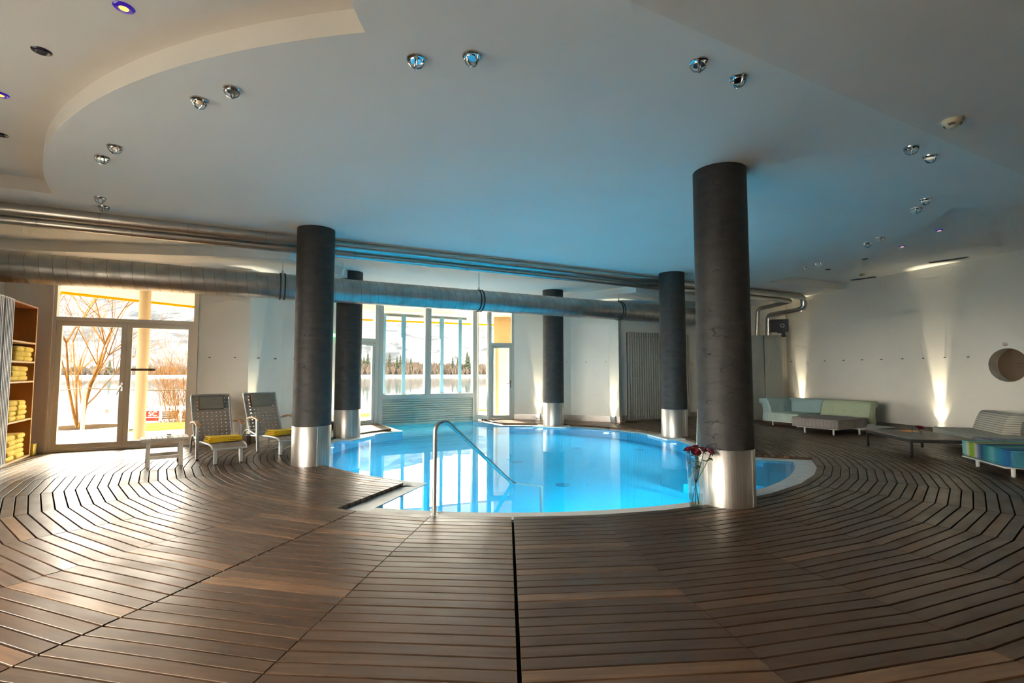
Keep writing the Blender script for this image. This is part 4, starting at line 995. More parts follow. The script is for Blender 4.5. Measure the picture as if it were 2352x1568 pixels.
for (o, loc, ax, lab) in ((ch1, (-4.51, 7.85, 0), (0.653, -0.757), 'woven taupe lounger with grey head pillow beside the small stool'),
                          (ch2, (-4.02, 8.65, 0), (0.722, -0.692), 'woven taupe lounger with grey head pillow partly behind the dark column')):
    o.location = loc; o.rotation_euler = (0, 0, math.atan2(ax[1], ax[0])); tag(o, lab, 'lounger', 'woven loungers by the pool')
def fold_towel(loc, rz, label):
    t = thing('folded_towel', label, 'towel', loc, rz, 'yellow towels lying on the loungers')
    for k in range(3):
        bm = soft_box((0.27 - 0.012 * k, 0.46 - 0.008 * k, 0.030), 0.0135, 3, sub=4)
        for v in bm.verts: v.co.z += 0.012 * noise.noise(Vector((v.co.x * 5, v.co.y * 4, k * 3.1)))
        from_bm('fold', bm, M['towel2'], t, True, Matrix.Translation((0.006 * k, 0, 0.026 * k)))
ra1 = math.atan2(-0.757, 0.653); ra2 = math.atan2(-0.692, 0.722)
fold_towel((-4.51 + 0.653 * 0.30, 7.85 - 0.757 * 0.30, 0.281), ra1 + 0.10, 'strong yellow folded towel on the lounger beside the stool')
fold_towel((-4.02 + 0.722 * 0.30, 8.65 - 0.692 * 0.30, 0.281), ra2 + 0.18, 'strong yellow folded towel on the lounger partly behind the column')

# ------------------------------------------------------------------ slatted stool with a glass
st = thing('side_stool', 'small greyed wooden stool with slatted top and trestle legs in front of the glass doors', 'stool', (-4.97, 7.30, 0), math.atan2(0.6, 0.8))
for k in range(9):
    x = -0.285 + k * 0.0635; MB().box(x, x + 0.057, -0.19, 0.19, 0.368, 0.386).build('slat', M['stool'], st)
for s in (-1, 1):
    MB().box(-0.27, 0.27, s * 0.12 - 0.015, s * 0.12 + 0.015, 0.335, 0.368).build('rail', M['stool'], st)
    MB().box(-0.165, 0.165, s * 0.175 - 0.011, s * 0.175 + 0.011, 0.10, 0.145).build('stretcher', M['stool'], st)
    for q in (-1, 1):
        mb = MB(); x = s * 0.19
        mb.add([(x - 0.024, q * 0.22 - 0.02, 0), (x + 0.024, q * 0.22 - 0.02, 0), (x + 0.024, q * 0.22 + 0.02, 0), (x - 0.024, q * 0.22 + 0.02, 0), (x - 0.024, q * 0.055 - 0.018, 0.368), (x + 0.024, q * 0.055 - 0.018, 0.368), (x + 0.024, q * 0.055 + 0.018, 0.368), (x - 0.024, q * 0.055 + 0.018, 0.368)],
               [(3, 2, 1, 0), (4, 5, 6, 7), (0, 1, 5, 4), (1, 2, 6, 5), (2, 3, 7, 6), (3, 0, 4, 7)]); mb.build('leg', M['stool'], st)
def tumbler(loc, r, h, label, fill=None):
    t = thing('glass_tumbler', label, 'glass', loc)
    MB().lathe([(0.0, 0.0), (r * 0.85, 0.0), (r * 0.88, 0.004), (r, h), (r * 0.93, h), (r * 0.82, 0.018), (0.0, 0.014)], 24).build('glass_wall', M['glass'], t, smooth=True)
    MB().lathe([(0.0, 0.001), (r * 0.84, 0.001), (r * 0.86, 0.013), (0.0, 0.013)], 24).build('thick_base', M['glass'], t, smooth=True)
    if fill: MB().lathe([(0.0, 0.018), (r * 0.81, 0.018), (r * 0.86, h * 0.42), (0.0, h * 0.42)], 24).build('drink', fill, t, smooth=True)
    return t
tumbler((-4.95, 7.36, 0.386), 0.035, 0.085, 'short glass tumbler standing on the slatted stool', mat('dark_drink', (0.05, 0.03, 0.012), 0.2))

# ------------------------------------------------------------------ modular sofas on the right
def roll(name, parent, length, prof, mats, loc, rz=0, piping=True):
    """upholstered back or arm: side profile (y, z) swept along x, with soft rounded ends"""
    n = len(prof); sm = []
    for i in range(n):
        a, b, c = Vector(prof[i - 1]), Vector(prof[i]), Vector(prof[(i + 1) % n])
        for f in (0.25, 0.0, 0.75):
            if f == 0.25: sm.append(b + (a - b) * 0.22)
            elif f == 0.0: sm.append(b + ((a - b) * 0.22 + (c - b) * 0.22) * 0.28)
            else: sm.append(b + (c - b) * 0.22)
    c = sum(sm, Vector((0, 0))) / len(sm); mb = MB(); k = len(sm); xs = [(-length / 2, 0.90), (-length / 2 + 0.012, 0.97), (-length / 2 + 0.03, 1.0), (-length / 6, 1.0), (length / 6, 1.0), (length / 2 - 0.03, 1.0), (length / 2 - 0.012, 0.97), (length / 2, 0.90)]
    for (x, f) in xs:
        for p in sm: q = c + (p - c) * f; mb.v.append((x, q.x, q.y))
    for i in range(len(xs) - 1):
        for j in range(k): mb.f.append((i * k + j, i * k + (j + 1) % k, (i + 1) * k + (j + 1) % k, (i + 1) * k + j))
    mb.f += [tuple(range(k - 1, -1, -1)), tuple((len(xs) - 1) * k + j for j in range(k))]
    o = mb.build(name, mats, parent, smooth=True, auto=60)
    o.location = loc; o.rotation_euler = (0, 0, rz)
    if piping:
        for x in (-length / 2 + 0.012, length / 2 - 0.012): MB().tube([(x, p.x, p.y) for p in [c + (q - c) * 1.0 for q in sm]] + [(x, sm[0].x, sm[0].y)], 0.007, 5, cap=False).build('piping', mats, o, smooth=True)
    return o
def seat(name, parent, sx, sy, h, mats, loc, rz=0, ribs=True):
    o = from_bm(name, soft_box((sx, sy, h), 0.03, 3, sub=3, bulge=0.012), mats, parent, True); o.location = loc; o.rotation_euler = (0, 0, rz)
    for z in (0.012, h - 0.006):
        a, b = sx / 2 - 0.004, sy / 2 - 0.004; MB().tube([(-a + 0.03, -b, z), (a - 0.03, -b, z), (a, -b + 0.03, z), (a, b - 0.03, z), (a - 0.03, b, z), (-a + 0.03, b, z), (-a, b - 0.03, z), (-a, -b + 0.03, z), (-a + 0.03, -b, z)], 0.011, 6, cap=False).build('piping', mats, o, smooth=True)
    if ribs:
        mb = MB()
        for (L_, ax) in ((sx, 0), (sy, 1)):
            k = int(L_ / 0.07)
            for i in range(1, k):
                t = -L_ / 2 + L_ * i / k
                for s in (-1, 1):
                    p = [(t, s * (sy / 2 + 0.0), z) for z in (0.03, h / 2, h - 0.03)] if ax == 0 else [(s * (sx / 2 + 0.0), t, z) for z in (0.03, h / 2, h - 0.03)]
                    mb.tube(p, 0.004, 4)
        tag(mb.build('quilted_seams', mats, o, smooth=True), kind='stuff')
    return o
def buttons(parent, pts):
    for p in pts: MB().lathe([(0.0, 0.008), (0.010, 0.006), (0.013, 0.0)], 10, M=Matrix.Translation(p) @ Matrix.Rotation(R(82), 4, 'X')).build('button', parent.data.materials[0], parent, smooth=True)
BACKP = [(-0.10, 0.0), (-0.16, 0.16), (-0.06, 0.47), (0.0, 0.535), (0.20, 0.53), (0.205, 0.42), (0.11, 0.40), (0.075, 0.22), (0.12, 0.0)]
def feet(parent, pts, h, mt='platform', r=0.019):
    for (x, y) in pts: MB().lathe([(r, 0.0), (r, h)], 14, (x, y, 0)).build('foot', M[mt], parent, smooth=True)
angS = math.atan2(0.903, -0.43)
plat = thing('sofa_platform', 'low white metal platform carrying the blue and green sofa cushions', 'platform', (7.28, 10.55, 0), angS)
MB().box(-0.02, 2.40, -1.10, 0.0, 0.118, 0.132).build('plate', M['platform'], plat)
MB().box(0.30, 0.345, -0.95, -0.1, 0.132, 0.175).build('divider_bar', M['platform'], plat)
feet(plat, [(2.25, -0.2), (2.1, -0.85), (0.17, -0.15), (0.3, -0.9), (1.2, -0.5), (1.7, -0.34)], 0.118)
bs = thing('corner_sofa', 'pale blue upholstered corner sofa element with rolled arm below the left wall beam', 'sofa', (7.28, 10.55, 0.133), angS)
seat('seat_cushion', bs, 0.88, 0.86, 0.20, M['mint'], (1.87, -0.43, 0.0))
b_ = roll('backrest', bs, 0.96, BACKP, M['blue'], (1.90, -0.93, 0.0), math.pi)
buttons(b_, [(-0.25, -0.125, 0.30), (0.02, -0.125, 0.30), (0.28, -0.125, 0.30)])
b_ = roll('armrest', bs, 0.86, BACKP, M['blue'], (2.30, -0.46, 0.0), math.pi * 1.5)
buttons(b_, [(-0.2, -0.125, 0.30), (0.1, -0.125, 0.30)])
gs = thing('lounge_cushion', 'sage green buttoned back cushion with rolled top on the right half of the platform', 'cushion', (7.28, 10.55, 0.133), angS)
b_ = roll('backrest', gs, 1.10, BACKP, M['green'], (0.87, -0.93, 0.0), math.pi)
buttons(b_, [(-0.26, -0.125, 0.30), (0.0, -0.125, 0.30), (0.26, -0.125, 0.30)])
go = thing('seat_cushion', 'warm grey quilted seat cushion pushed forward in front of the green backrest', 'cushion', (6.90, 11.08, 0), math.atan2(0.865, -0.5))
seat('cushion', go, 0.98, 1.16, 0.195, M['greyseat'], (0, 0, 0.135))
MB().box(-0.42, 0.42, 0.05, 0.5, 0.118, 0.133).build('support_plate', M['platform'], go); feet(go, [(-0.3, 0.4), (0.3, 0.4)], 0.118)
# striped and flowered sofa by the right wall
angQ = math.atan2(0.914, 0.405)
M['stripe'] = stripes('striped_cloth', [(0.0, (0.52, 0.49, 0.40)), (0.34, (0.56, 0.53, 0.44)), (0.42, (0.16, 0.15, 0.14)), (0.56, (0.18, 0.17, 0.16)), (0.64, (0.55, 0.51, 0.42)), (1.0, (0.52, 0.49, 0.40))], 0.036, 2, jitter=0.01)
M['stripeflat'] = stripes('striped_seat_cloth', [(0.0, (0.60, 0.57, 0.47)), (0.30, (0.64, 0.60, 0.50)), (0.42, (0.40, 0.37, 0.30)), (0.50, (0.54, 0.51, 0.43)), (0.62, (0.38, 0.36, 0.33)), (0.70, (0.56, 0.52, 0.44)), (1.0, (0.52, 0.50, 0.42))], 0.085, 1, jitter=0.012)
def floral():
    m = mat('flowered_cloth', (0.33, 0.37, 0.42), 0.9); N, L, b = nodes(m)
    tc = N.new('ShaderNodeTexCoord'); vo = N.new('ShaderNodeTexVoronoi'); vo.inputs['Scale'].default_value = 11; L.new(tc.outputs['Object'], vo.inputs[0])
    nz = N.new('ShaderNodeTexNoise'); nz.inputs['Scale'].default_value = 14; nz.inputs['Detail'].default_value = 3; L.new(tc.outputs['Object'], nz.inputs[0])
    hs = N.new('ShaderNodeSeparateColor'); L.new(vo.outputs['Color'], hs.inputs[0])
    cr = N.new('ShaderNodeValToRGB'); cr.color_ramp.interpolation = 'CONSTANT'; e = cr.color_ramp.elements
    e[0].position = 0; e[0].color = (0.28, 0.03, 0.03, 1); e[1].position = 0.85; e[1].color = (0.36, 0.10, 0.02, 1)
    for p, c in ((0.2, (0.05, 0.035, 0.05)), (0.4, (0.10, 0.14, 0.05)), (0.6, (0.45, 0.30, 0.22)), (0.72, (0.40, 0.22, 0.24))): x = e.new(p); x.color = (*c, 1)
    L.new(hs.outputs[0], cr.inputs[0])
    su = N.new('ShaderNodeMath'); su.operation = 'MULTIPLY_ADD'; su.inputs[1].default_value = 0.55; L.new(nz.outputs[0], su.inputs[0]); L.new(vo.outputs['Distance'], su.inputs[2])
    mr = N.new('ShaderNodeMapRange'); mr.inputs[1].default_value = 0.56; mr.inputs[2].default_value = 0.60; L.new(su.outputs[0], mr.inputs[0])
    mx = N.new('ShaderNodeMix'); mx.data_type = 'RGBA'; L.new(mr.outputs[0], mx.inputs[0]); L.new(cr.outputs[0], mx.inputs[6]); mx.inputs[7].default_value = (0.33, 0.38, 0.43, 1)
    L.new(mx.outputs[2], b.inputs['Base Color']); return m
M['floral'] = floral()
ss = thing('sofa', 'low sofa in grey and cream stripes with rolled back near the porthole wall', 'sofa', (7.27, 8.09, 0), angQ)
seat('seat_cushion', ss, 1.70, 1.0, 0.17, M['stripeflat'], (0.86, -0.5, 0.11), 0, ribs=False)
o = roll('backrest', ss, 1.12, [(y, z * 0.93) for y, z in BACKP], M['stripe'], (1.12, -0.74, 0.125), math.pi)
feet(ss, [(0.15, -0.12), (1.55, -0.12), (0.15, -0.9), (1.55, -0.9)], 0.11)
fs = thing('sofa', 'low sofa element in dark flowered cloth cut by the right picture edge', 'sofa', (7.27, 8.09, 0), angQ)
seat('seat_cushion', fs, 0.95, 1.0, 0.18, M['floral'], (-0.49, -0.53, 0.11), 0, ribs=False)
roll('backrest', fs, 0.95, BACKP, M['floral'], (-0.49, -0.89, 0.125), math.pi)
feet(fs, [(-0.85, -0.12), (-0.1, -0.12), (-0.85, -0.95), (-0.1, -0.95)], 0.11)
tealcols = [(0.0, (0.10, 0.36, 0.36)), (0.08, (0.16, 0.42, 0.40)), (0.14, (0.55, 0.50, 0.38)), (0.19, (0.20, 0.30, 0.01)), (0.26, (0.24, 0.34, 0.015)), (0.30, (0.50, 0.46, 0.38)), (0.36, (0.10, 0.14, 0.26)), (0.42, (0.01, 0.05, 0.12)), (0.52, (0.01, 0.20, 0.20)), (0.62, (0.12, 0.34, 0.36)), (0.70, (0.02, 0.20, 0.27)), (0.82, (0.008, 0.12, 0.26)), (0.92, (0.006, 0.07, 0.2)), (1.0, (0.05, 0.25, 0.28))]
M['teal'] = stripes('teal_banded_cloth', tealcols, 1.13, 0, jitter=0.02)
to = thing('ottoman', 'low square ottoman in teal, blue and lime bands at the right picture edge', 'ottoman', (6.80, 6.62, 0), math.atan2(-0.96, -0.28))
c_ = from_bm('cushion', soft_box((1.10, 1.10, 0.20), 0.03, 3, sub=3, bulge=0.012), M['teal'], to, True); c_.location = (0, 0, 0.14)
# shift the band pattern so that it starts at the far edge
for n_ in M['teal'].node_tree.nodes:
    if n_.type == 'MATH' and n_.operation == 'DIVIDE':
        ad = M['teal'].node_tree.nodes.new('ShaderNodeMath'); ad.operation = 'ADD'; ad.inputs[1].default_value = 0.54
        src = n_.inputs[0].links[0].from_socket; M['teal'].node_tree.links.new(src, ad.inputs[0]); M['teal'].node_tree.links.new(ad.outputs[0], n_.inputs[0])
for z in (0.152, 0.334):
    a = 0.546; MB().tube([(-a + 0.03, -a, z), (a - 0.03, -a, z), (a, -a + 0.03, z), (a, a - 0.03, z), (a - 0.03, a, z), (-a + 0.03, a, z), (-a, a - 0.03, z), (-a, -a + 0.03, z), (-a + 0.03, -a, z)], 0.011, 6, cap=False).build('piping', M['teal'], to, smooth=True)
MB().box(-0.44, 0.50, -0.6, 0.34, 0.122, 0.138).build('support_plate', M['platform'], to)
feet(to, [(-0.38, 0.3), (0.36, 0.3), (-0.38, -0.45), (0.36, -0.45)], 0.122, r=0.024)
# coffee table
ct = thing('coffee_table', 'low square coffee table with dark frame and brown top before the striped sofa', 'table', (6.08, 7.78, 0), math.atan2(0.983, 0.185))
TX, TY = 1.35, -0.88
MB().box(0, TX, TY, 0, 0.285, 0.298).build('table_top', M['tabletop'], ct)
for (a, b, c, d) in ((0, TX, -0.03, 0), (0, TX, TY, TY + 0.03), (0, 0.03, TY + 0.03, -0.03), (TX - 0.03, TX, TY + 0.03, -0.03)): MB().box(a, b, c, d, 0.235, 0.285).build('apron', M['tableframe'], ct)
for (x, y) in ((0.0, -0.03), (TX - 0.03, -0.03), (0, TY), (TX - 0.03, TY)): MB().box(x, x + 0.03, y, y + 0.03, 0.0, 0.235).build('leg', M['tableframe'], ct)
tumbler((6.70, 8.36, 0.298), 0.032, 0.075, 'glass tumbler on the coffee table holding the single dark red rose')
tumbler((6.72, 8.53, 0.298), 0.032, 0.08, 'empty glass tumbler on the coffee table behind the rose glass')
o = MB().box(-0.15, 0.15, -0.10, 0.10, 0.0, 0.006).xf(T(0, 0, 0, 0.5)).build('leaflet', M['orange']); o.location = (6.86, 8.78, 0.299); tag(o, 'orange leaflet lying flat on the coffee table', 'leaflet')

# ------------------------------------------------------------------ roses
def blossom(mb, c, r, seed, tilt=(0, 0)):
    rr = random.Random(seed); M0 = Matrix.Translation(c) @ Matrix.Rotation(tilt[0], 4, 'X') @ Matrix.Rotation(tilt[1], 4, 'Y')
    for ringi, (n, r0, h, flare) in enumerate(((3, 0.30, 1.25, 0.05), (5, 0.55, 1.2, 0.20), (6, 0.80, 1.05, 0.42), (7, 0.98, 0.85, 0.75))):
        for k in range(n):
            a0 = 2 * math.pi * (k + 0.4 * ringi) / n + rr.uniform(-0.1, 0.1); wdt = 2 * math.pi / n * 0.72; base = len(mb.v); nu, nv = 6, 5
            for j in range(nv):
                v = j / (nv - 1)
                for i in range(nu):
                    u = -1 + 2 * i / (nu - 1); edge = 1 - 0.28 * u * u * v
                    rad = r * r0 * (0.35 + 0.65 * math.sin(min(v * 1.7, 1.57))) + r * flare * v ** 3 * 0.55
                    a = a0 + u * wdt; z = r * (-0.55 + h * v * edge) - r * flare * 0.25 * v ** 4 * (1 - u * u)
                    mb.v.append(tuple(M0 @ Vector((rad * math.cos(a), rad * math.sin(a), z))))
            for j in range(nv - 1):
                for i in range(nu - 1): mb.f.append((base + j * nu + i, base + j * nu + i + 1, base + (j + 1) * nu + i + 1, base + (j + 1) * nu + i))
def leaf(mb, p, d, ln, w):
    d = Vector(d).normalized(); s = d.cross(Vector((0, 0, 1))); s = s.normalized() if s.length > 1e-3 else Vector((1, 0, 0)); nrm = s.cross(d); base = len(mb.v)
    for t, k, dz in ((0, 0.05, 0), (0.25, 0.8, 0.06), (0.55, 1.0, 0.07), (0.8, 0.6, 0.02), (1.0, 0.03, -0.08)):
        q = Vector(p) + d * ln * t + nrm * dz * ln
        for e in (-1, 0, 1): mb.v.append(tuple(q + s * (e * w * k) + nrm * (0.12 * w * abs(e))))
    for i in range(4):
        for j in range(2): mb.f.append((base + 3 * i + j, base + 3 * i + j + 1, base + 3 * i + j + 4, base + 3 * i + j + 3))
VX, VY = 1.765, 4.93
va = thing('vase', 'tall clear tapered glass vase standing on the deck against the big column', 'vase', (VX, VY, 0))
MB().lathe([(0.0, 0.0), (0.056, 0.0), (0.060, 0.008), (0.066, 0.14), (0.084, 0.465), (0.0815, 0.465), (0.0635, 0.14), (0.056, 0.032), (0.0, 0.028)], 40).build('glass_wall', M['glass'], va, smooth=True)
MB().lathe([(0.0, 0.002), (0.055, 0.002), (0.058, 0.010), (0.057, 0.026), (0.0, 0.026)], 32).build('thick_base', M['glass'], va, smooth=True)
MB().lathe([(0.0, 0.030), (0.055, 0.033), (0.0625, 0.138), (0.0, 0.138)], 40).build('water_fill', M['vwater'], va, smooth=True)
RS = [(1.700, 4.92, 0.566, 'dark red rose at the far left of the vase bouquet', (0.05, -0.35)), (1.752, 4.86, 0.548, 'open dark red rose at the front of the bouquet', (0.65, -0.1)),
      (1.786, 4.97, 0.578, 'highest dark red rose at the back of the bouquet', (-0.1, 0.05)), (1.858, 4.95, 0.556, 'dark red rose right of the middle of the bouquet', (0.1, 0.35)), (1.925, 4.94, 0.540, 'drooping dark red rose at the far right against the column', (0.15, 0.75))]
for i, (x, y, z, lab, tl) in enumerate(RS):
    t = thing('rose', lab, 'rose', (x, y, z), 0, 'red roses in the tall vase')
    mb = MB(); blossom(mb, (0, 0, 0), 0.036, 11 + i, tl); mb.build('blossom', M['rose'], t, smooth=True, auto=80)
    foot = Vector((VX - x + (0.035 - 0.017 * i), VY - y + 0.02 * (-1) ** i, 0.045 - z)); cross = Vector((VX - x, VY - y, 0.24 - z))
    MB().tube([(0, 0, -0.018), (cross * 0.35)[:2] + (((cross * 0.35).z) - 0.02,), tuple(cross), tuple(foot)], 0.0036, 6).build('stem', M['stem'], t, smooth=True)
    mb = MB()
    for k in range(5):
        a = 2 * math.pi * k / 5; leaf(mb, (0.006 * math.cos(a), 0.006 * math.sin(a), -0.022), (math.cos(a), math.sin(a), -0.9), 0.028, 0.006)
    mb.build('sepals', M['leaf'], t)
    for k in range(4 if i != 4 else 2):
        p = cross * (0.20 + 0.11 * k); a = 1.9 * k + i * 1.3
        mb = MB(); leaf(mb, tuple(p), (math.cos(a), math.sin(a) * 0.7 - 0.3, -0.1 + 0.25 * math.sin(a * 2)), 0.058, 0.021); mb.build('leaf', M['leaf'], t, smooth=True)
t = thing('rose', 'single dark red rose head standing in the glass on the coffee table', 'rose', (6.70, 8.36, 0.40))
mb = MB(); blossom(mb, (0, 0, 0), 0.05, 40, (0.2, 0.1)); mb.build('blossom', M['rose'], t, smooth=True, auto=80)
MB().tube([(0, 0, -0.03), (0.004, 0, -0.085)], 0.0035, 6).build('stem', M['stem'], t)

# ------------------------------------------------------------------ outdoors: terrace, lawn, lake, far shore
filled([[(-16, 4), (-7.95, 8.55), (-5.85, 9.52), (-5.15, 9.6), (-5.0, 10.5), (-4.45, 12.35), (-3.7, 13.5), (-4.7, 15.0), (-8.2, 11.7), (-10.5, 10.9), (-13.0, 9.6), (-16, 8.4)]], -0.03).build('terrace', M['terrace'])['kind'] = 'structure'
filled([[(-0.95, 15.0), (0.0, 14.7), (2.4, 14.4), (2.4, 18), (-2.4, 17.2)]], -0.03).build('terrace_right', M['coping'])['kind'] = 'structure'
filled([[(-3.95, 14.25), (-1.55, 15.45), (-0.95, 15.0), (-2.4, 17.2), (-4.7, 15.0)]], -0.03).build('bounce_paving', M['coping'])['kind'] = 'structure'  # pale paving added to bounce warm sunlight onto the far ceiling
filled([[(-18, 7.8), (-13.0, 9.6), (-10.5, 10.9), (-8.2, 11.7), (-4.7, 15.0), (-2.4, 17.2), (4, 18.4), (4, 20.5), (-3, 18.5), (-9.1, 14.1), (-13, 12.8), (-20, 10.6)]], -0.06).build('lawn', M['lawn'])['kind'] = 'structure'
filled([[(-30, 6), (-20, 10.6), (-13, 12.8), (-9.1, 14.1), (-3, 18.5), (6, 20.5), (6, 21.0), (-3, 19.0), (-9.2, 14.5), (-13.2, 13.2), (-20.2, 11.0), (-30, 6.4)]], -0.1).build('snow_bank', M['snow'])['kind'] = 'structure'
filled([[(-900, -50), (900, -50), (900, 1400), (-900, 1400)]], -1.4).build('lake', M['lake'])['kind'] = 'structure'
pl = thing('planter_ring', 'round bed of dark soil at the foot of the bare tree outside', 'planter', (-10.0, 11.85, 0))
MB().lathe([(0.0, 0.03), (0.85, 0.03), (0.88, -0.03)], 40).build('soil', M['soil'], pl); MB().lathe([(0.88, -0.04), (0.88, 0.05), (0.96, 0.05), (0.96, -0.04)], 40).build('rim', M['coping'], pl)
def branch(mb, p, d, ln, r, depth, rr, up=0.25):
    pts = [p]; q = Vector(p); dirv = Vector(d).normalized(); steps = 4
    for i in range(steps):
        dirv = (dirv + Vector((rr.gauss(0, 0.09), rr.gauss(0, 0.09), up * 0.12))).normalized(); q = q + dirv * ln / steps; pts.append(tuple(q))
    mb.tube(pts, [r * (1 - 0.5 * i / steps) for i in range(steps + 1)], 5 if r > 0.012 else 4, cap=False)
    if depth == 0: return
    for k in range(rr.choice((2, 3, 3))):
        i = rr.randint(1, steps); ax = Vector((rr.gauss(0, 1), rr.gauss(0, 1), rr.gauss(0, 0.4))).normalized()
        nd = (dirv + ax * 0.62).normalized(); nd.z = max(nd.z, 0.12); branch(mb, pts[i], nd, ln * rr.uniform(0.55, 0.8), r * 0.55, depth - 1, rr, up)
def bare_tree(name, label, loc, stems, seed, hgt, r0, mt, lean=0.35, depth=4):
    t = thing(name, label, 'tree', loc); rr = random.Random(seed)
    for k in range(stems):
        mb = MB(); a = 2 * math.pi * k / stems + rr.uniform(-0.4, 0.4)
        branch(mb, (0.05 * math.cos(a), 0.05 * math.sin(a), 0.0), (math.cos(a) * lean * rr.uniform(0.4, 1.1), math.sin(a) * lean * rr.uniform(0.4, 1.1), 1), hgt * rr.uniform(0.40, 0.55), r0 * rr.uniform(0.6, 1.0), depth, rr)
        mb.build('stem', M[mt], t, smooth=True)
bare_tree('bare_tree', 'bare multi-stemmed tree in the round bed outside the left door pane', (-10.05, 11.85, 0.03), 6, 3, 4.1, 0.036, 'bark', 0.20, 5)
t = thing('bare_shrub', 'dense bare orange shrub outside behind the right door pane', 'shrub', (-9.55, 15.0, -1.2)); rr = random.Random(9); mb = MB()
for k in range(46):
    a = rr.uniform(0, 2 * math.pi); branch(mb, (0.15 * math.cos(a), 0.15 * math.sin(a), 0.0), (math.cos(a) * rr.uniform(0.1, 0.5), math.sin(a) * rr.uniform(0.1, 0.5), 1), rr.uniform(1.4, 2.0), 0.014, 3, rr, 0.6)
tag(mb.build('twigs', M['twig'], t), kind='stuff')
MB().tube([(0, 0, -0.02), (0.02, 0, 0.35)], 0.05, 8).build('trunk', M['bark'], t)
# posts with a rope, little notice board
def post(x, y, label):
    t = thing('rope_post', label, 'post', (x, y, -0.03)); MB().lathe([(0.04, 0.0), (0.04, 1.0), (0.0, 1.03)], 14).build('post', M['extcol'], t, smooth=True); return t
post(-9.55, 11.32, 'wooden rope post in front of the bare tree outside')
def sag(a, b, s, label):
    a, b = Vector(a), Vector(b); o = MB().tube([a.lerp(b, k / 16) + Vector((0, 0, -s * 4 * (k / 16) * (1 - k / 16))) for k in range(17)], 0.012, 6).build('rope', M['rope']); tag(o, label, 'rope', 'rope rail along the terrace')
sag((-9.55, 11.32, 0.96), (-7.0, 14.2, 0.99), 0.10, 'sagging rope right of the post outside'); sag((-9.55, 11.32, 0.96), (-12.2, 8.9, 0.95), 0.10, 'sagging rope left of the post outside')
nb = thing('notice_board', 'white notice board beside the rope post outside', 'sign', (-10.15, 12.75, -0.05), R(20))
MB().box(-0.075, 0.075, -0.015, 0.015, 0.0, 0.78).build('board', M['white'], nb); MB().box(-0.04, 0.035, -0.019, -0.015, 0.34, 0.44).build('picture', mat('small_brown_picture', (0.16, 0.08, 0.04), 0.7), nb)
# outer column, canopy with yellow edge
ec = thing('outer_column', 'cream round column outside the double glass doors', 'column', (-7.33, 10.02, -0.03)); MB().lathe([(0.10, 0.0), (0.10, 3.03)], 32).build('shaft', M['extcol'], ec, smooth=True); MB().lathe([(0.115, 0.0), (0.115, 0.03)], 32).build('base_ring', M['alu'], ec, smooth=True)
edge = [(-14.0, 6.6), (-11.2, 8.9), (-9.4, 10.5), (-8.1, 12.8), (-4.7, 15.9), (-1.0, 17.5), (3.0, 18.6)]
cp = edge + [(3.2, 14.3), (-0.9, 15.0), (-3.6, 13.6), (-4.6, 12.3), (-5.1, 9.75), (-8.1, 8.5), (-11.0, 4.5)]
can = struct('outer_canopy'); MB().prism(cp, 3.0, 3.25).build('soffit_slab', M['canopy'], can)
for i in range(len(edge) - 1):
    m_, l_ = frame_of(edge[i], edge[i + 1]); MB().box(0, l_, 0.0, 0.05, 2.95, 3.28, m_).build('fascia', M['fascia'], can)
ew = struct('outer_wall'); m_, l_ = frame_of((-0.55, 15.35), (2.6, 15.6))
MB().box(0, l_, 0, 0.2, -0.05, 2.15, m_).build('lower_wall', M['extwall'], ew); MB().box(0, l_, 0, 0.2, 2.15, 3.0, m_).build('upper_wall', M['extcream'], ew)
MB().box(0.05, 0.11, -0.04, 0, 0, 2.1, m_).build('door_jamb', M['extcream'], ew)
# jetty, banner, vent pipe
jt = thing('jetty', 'low snow covered jetty with dark boards and railing on the lake shore', 'jetty', (-14.2, 20.6, -0.6), R(20))
MB().box(-0.8, 4.2, 0.2, 2.5, -0.05, 0.42).build('snow_cover', M['snow'], jt)
for k in range(4): MB().box(0.0, 1.6, 0.08, 0.12, 0.02 + k * 0.085, 0.085 + k * 0.085).build('board', M['browngrey'], jt)
for k in range(7): MB().tube([(1.7 + 0.36 * k, 0.0, -0.15), (1.7 + 0.36 * k, 0.0, 0.18)], 0.02, 6).build('railing_post', M['browngrey'], jt)
for z in (0.18, -0.05): MB().tube([(1.5, 0.0, z), (4.1, 0.0, z)], 0.018, 6).build('railing_bar', M['browngrey'], jt)
bn = thing('banner', 'red banner with white letters on the jetty outside', 'banner', (-14.2, 20.45, -0.62), R(20))
MB().box(-0.75, 0.0, 0.0, 0.03, 0.0, 0.40).build('cloth', M['red'], bn); MB().box(-0.75, 0.0, -0.004, 0.0, 0.13, 0.15).build('stripe', M['white'], bn)
cu = bpy.data.curves.new('lettering', 'FONT'); cu.body = 'SC'; cu.size = 0.26; cu.extrude = 0.002
tmp = bpy.data.objects.new('lettering_tmp', cu); COL.objects.link(tmp); dg = bpy.context.evaluated_depsgraph_get(); me = bpy.data.meshes.new_from_object(tmp.evaluated_get(dg)); bpy.data.objects.remove(tmp)
me.materials.clear(); me.materials.append(M['white']); o = link(bpy.data.objects.new('lettering', me), bn); o.matrix_local = Matrix.Translation((-0.36, -0.006, 0.19)) @ Matrix.Rotation(R(90), 4, 'X')
vp = thing('vent_pipe', 'grey mushroom capped vent pipe on the lake shore', 'vent', (-12.6, 19.3, -0.55)); MB().tube([(0, 0, -0.2), (0, 0, 0.25), (0.12, 0, 0.42)], 0.07, 12).build('pipe', M['alu'], vp, smooth=True); MB().lathe([(0.0, 0.18), (0.14, 0.13), (0.21, 0.0), (0.0, 0.0)], 20, (0.17, 0, 0.42)).build('cap', M['alu'], vp, smooth=True)
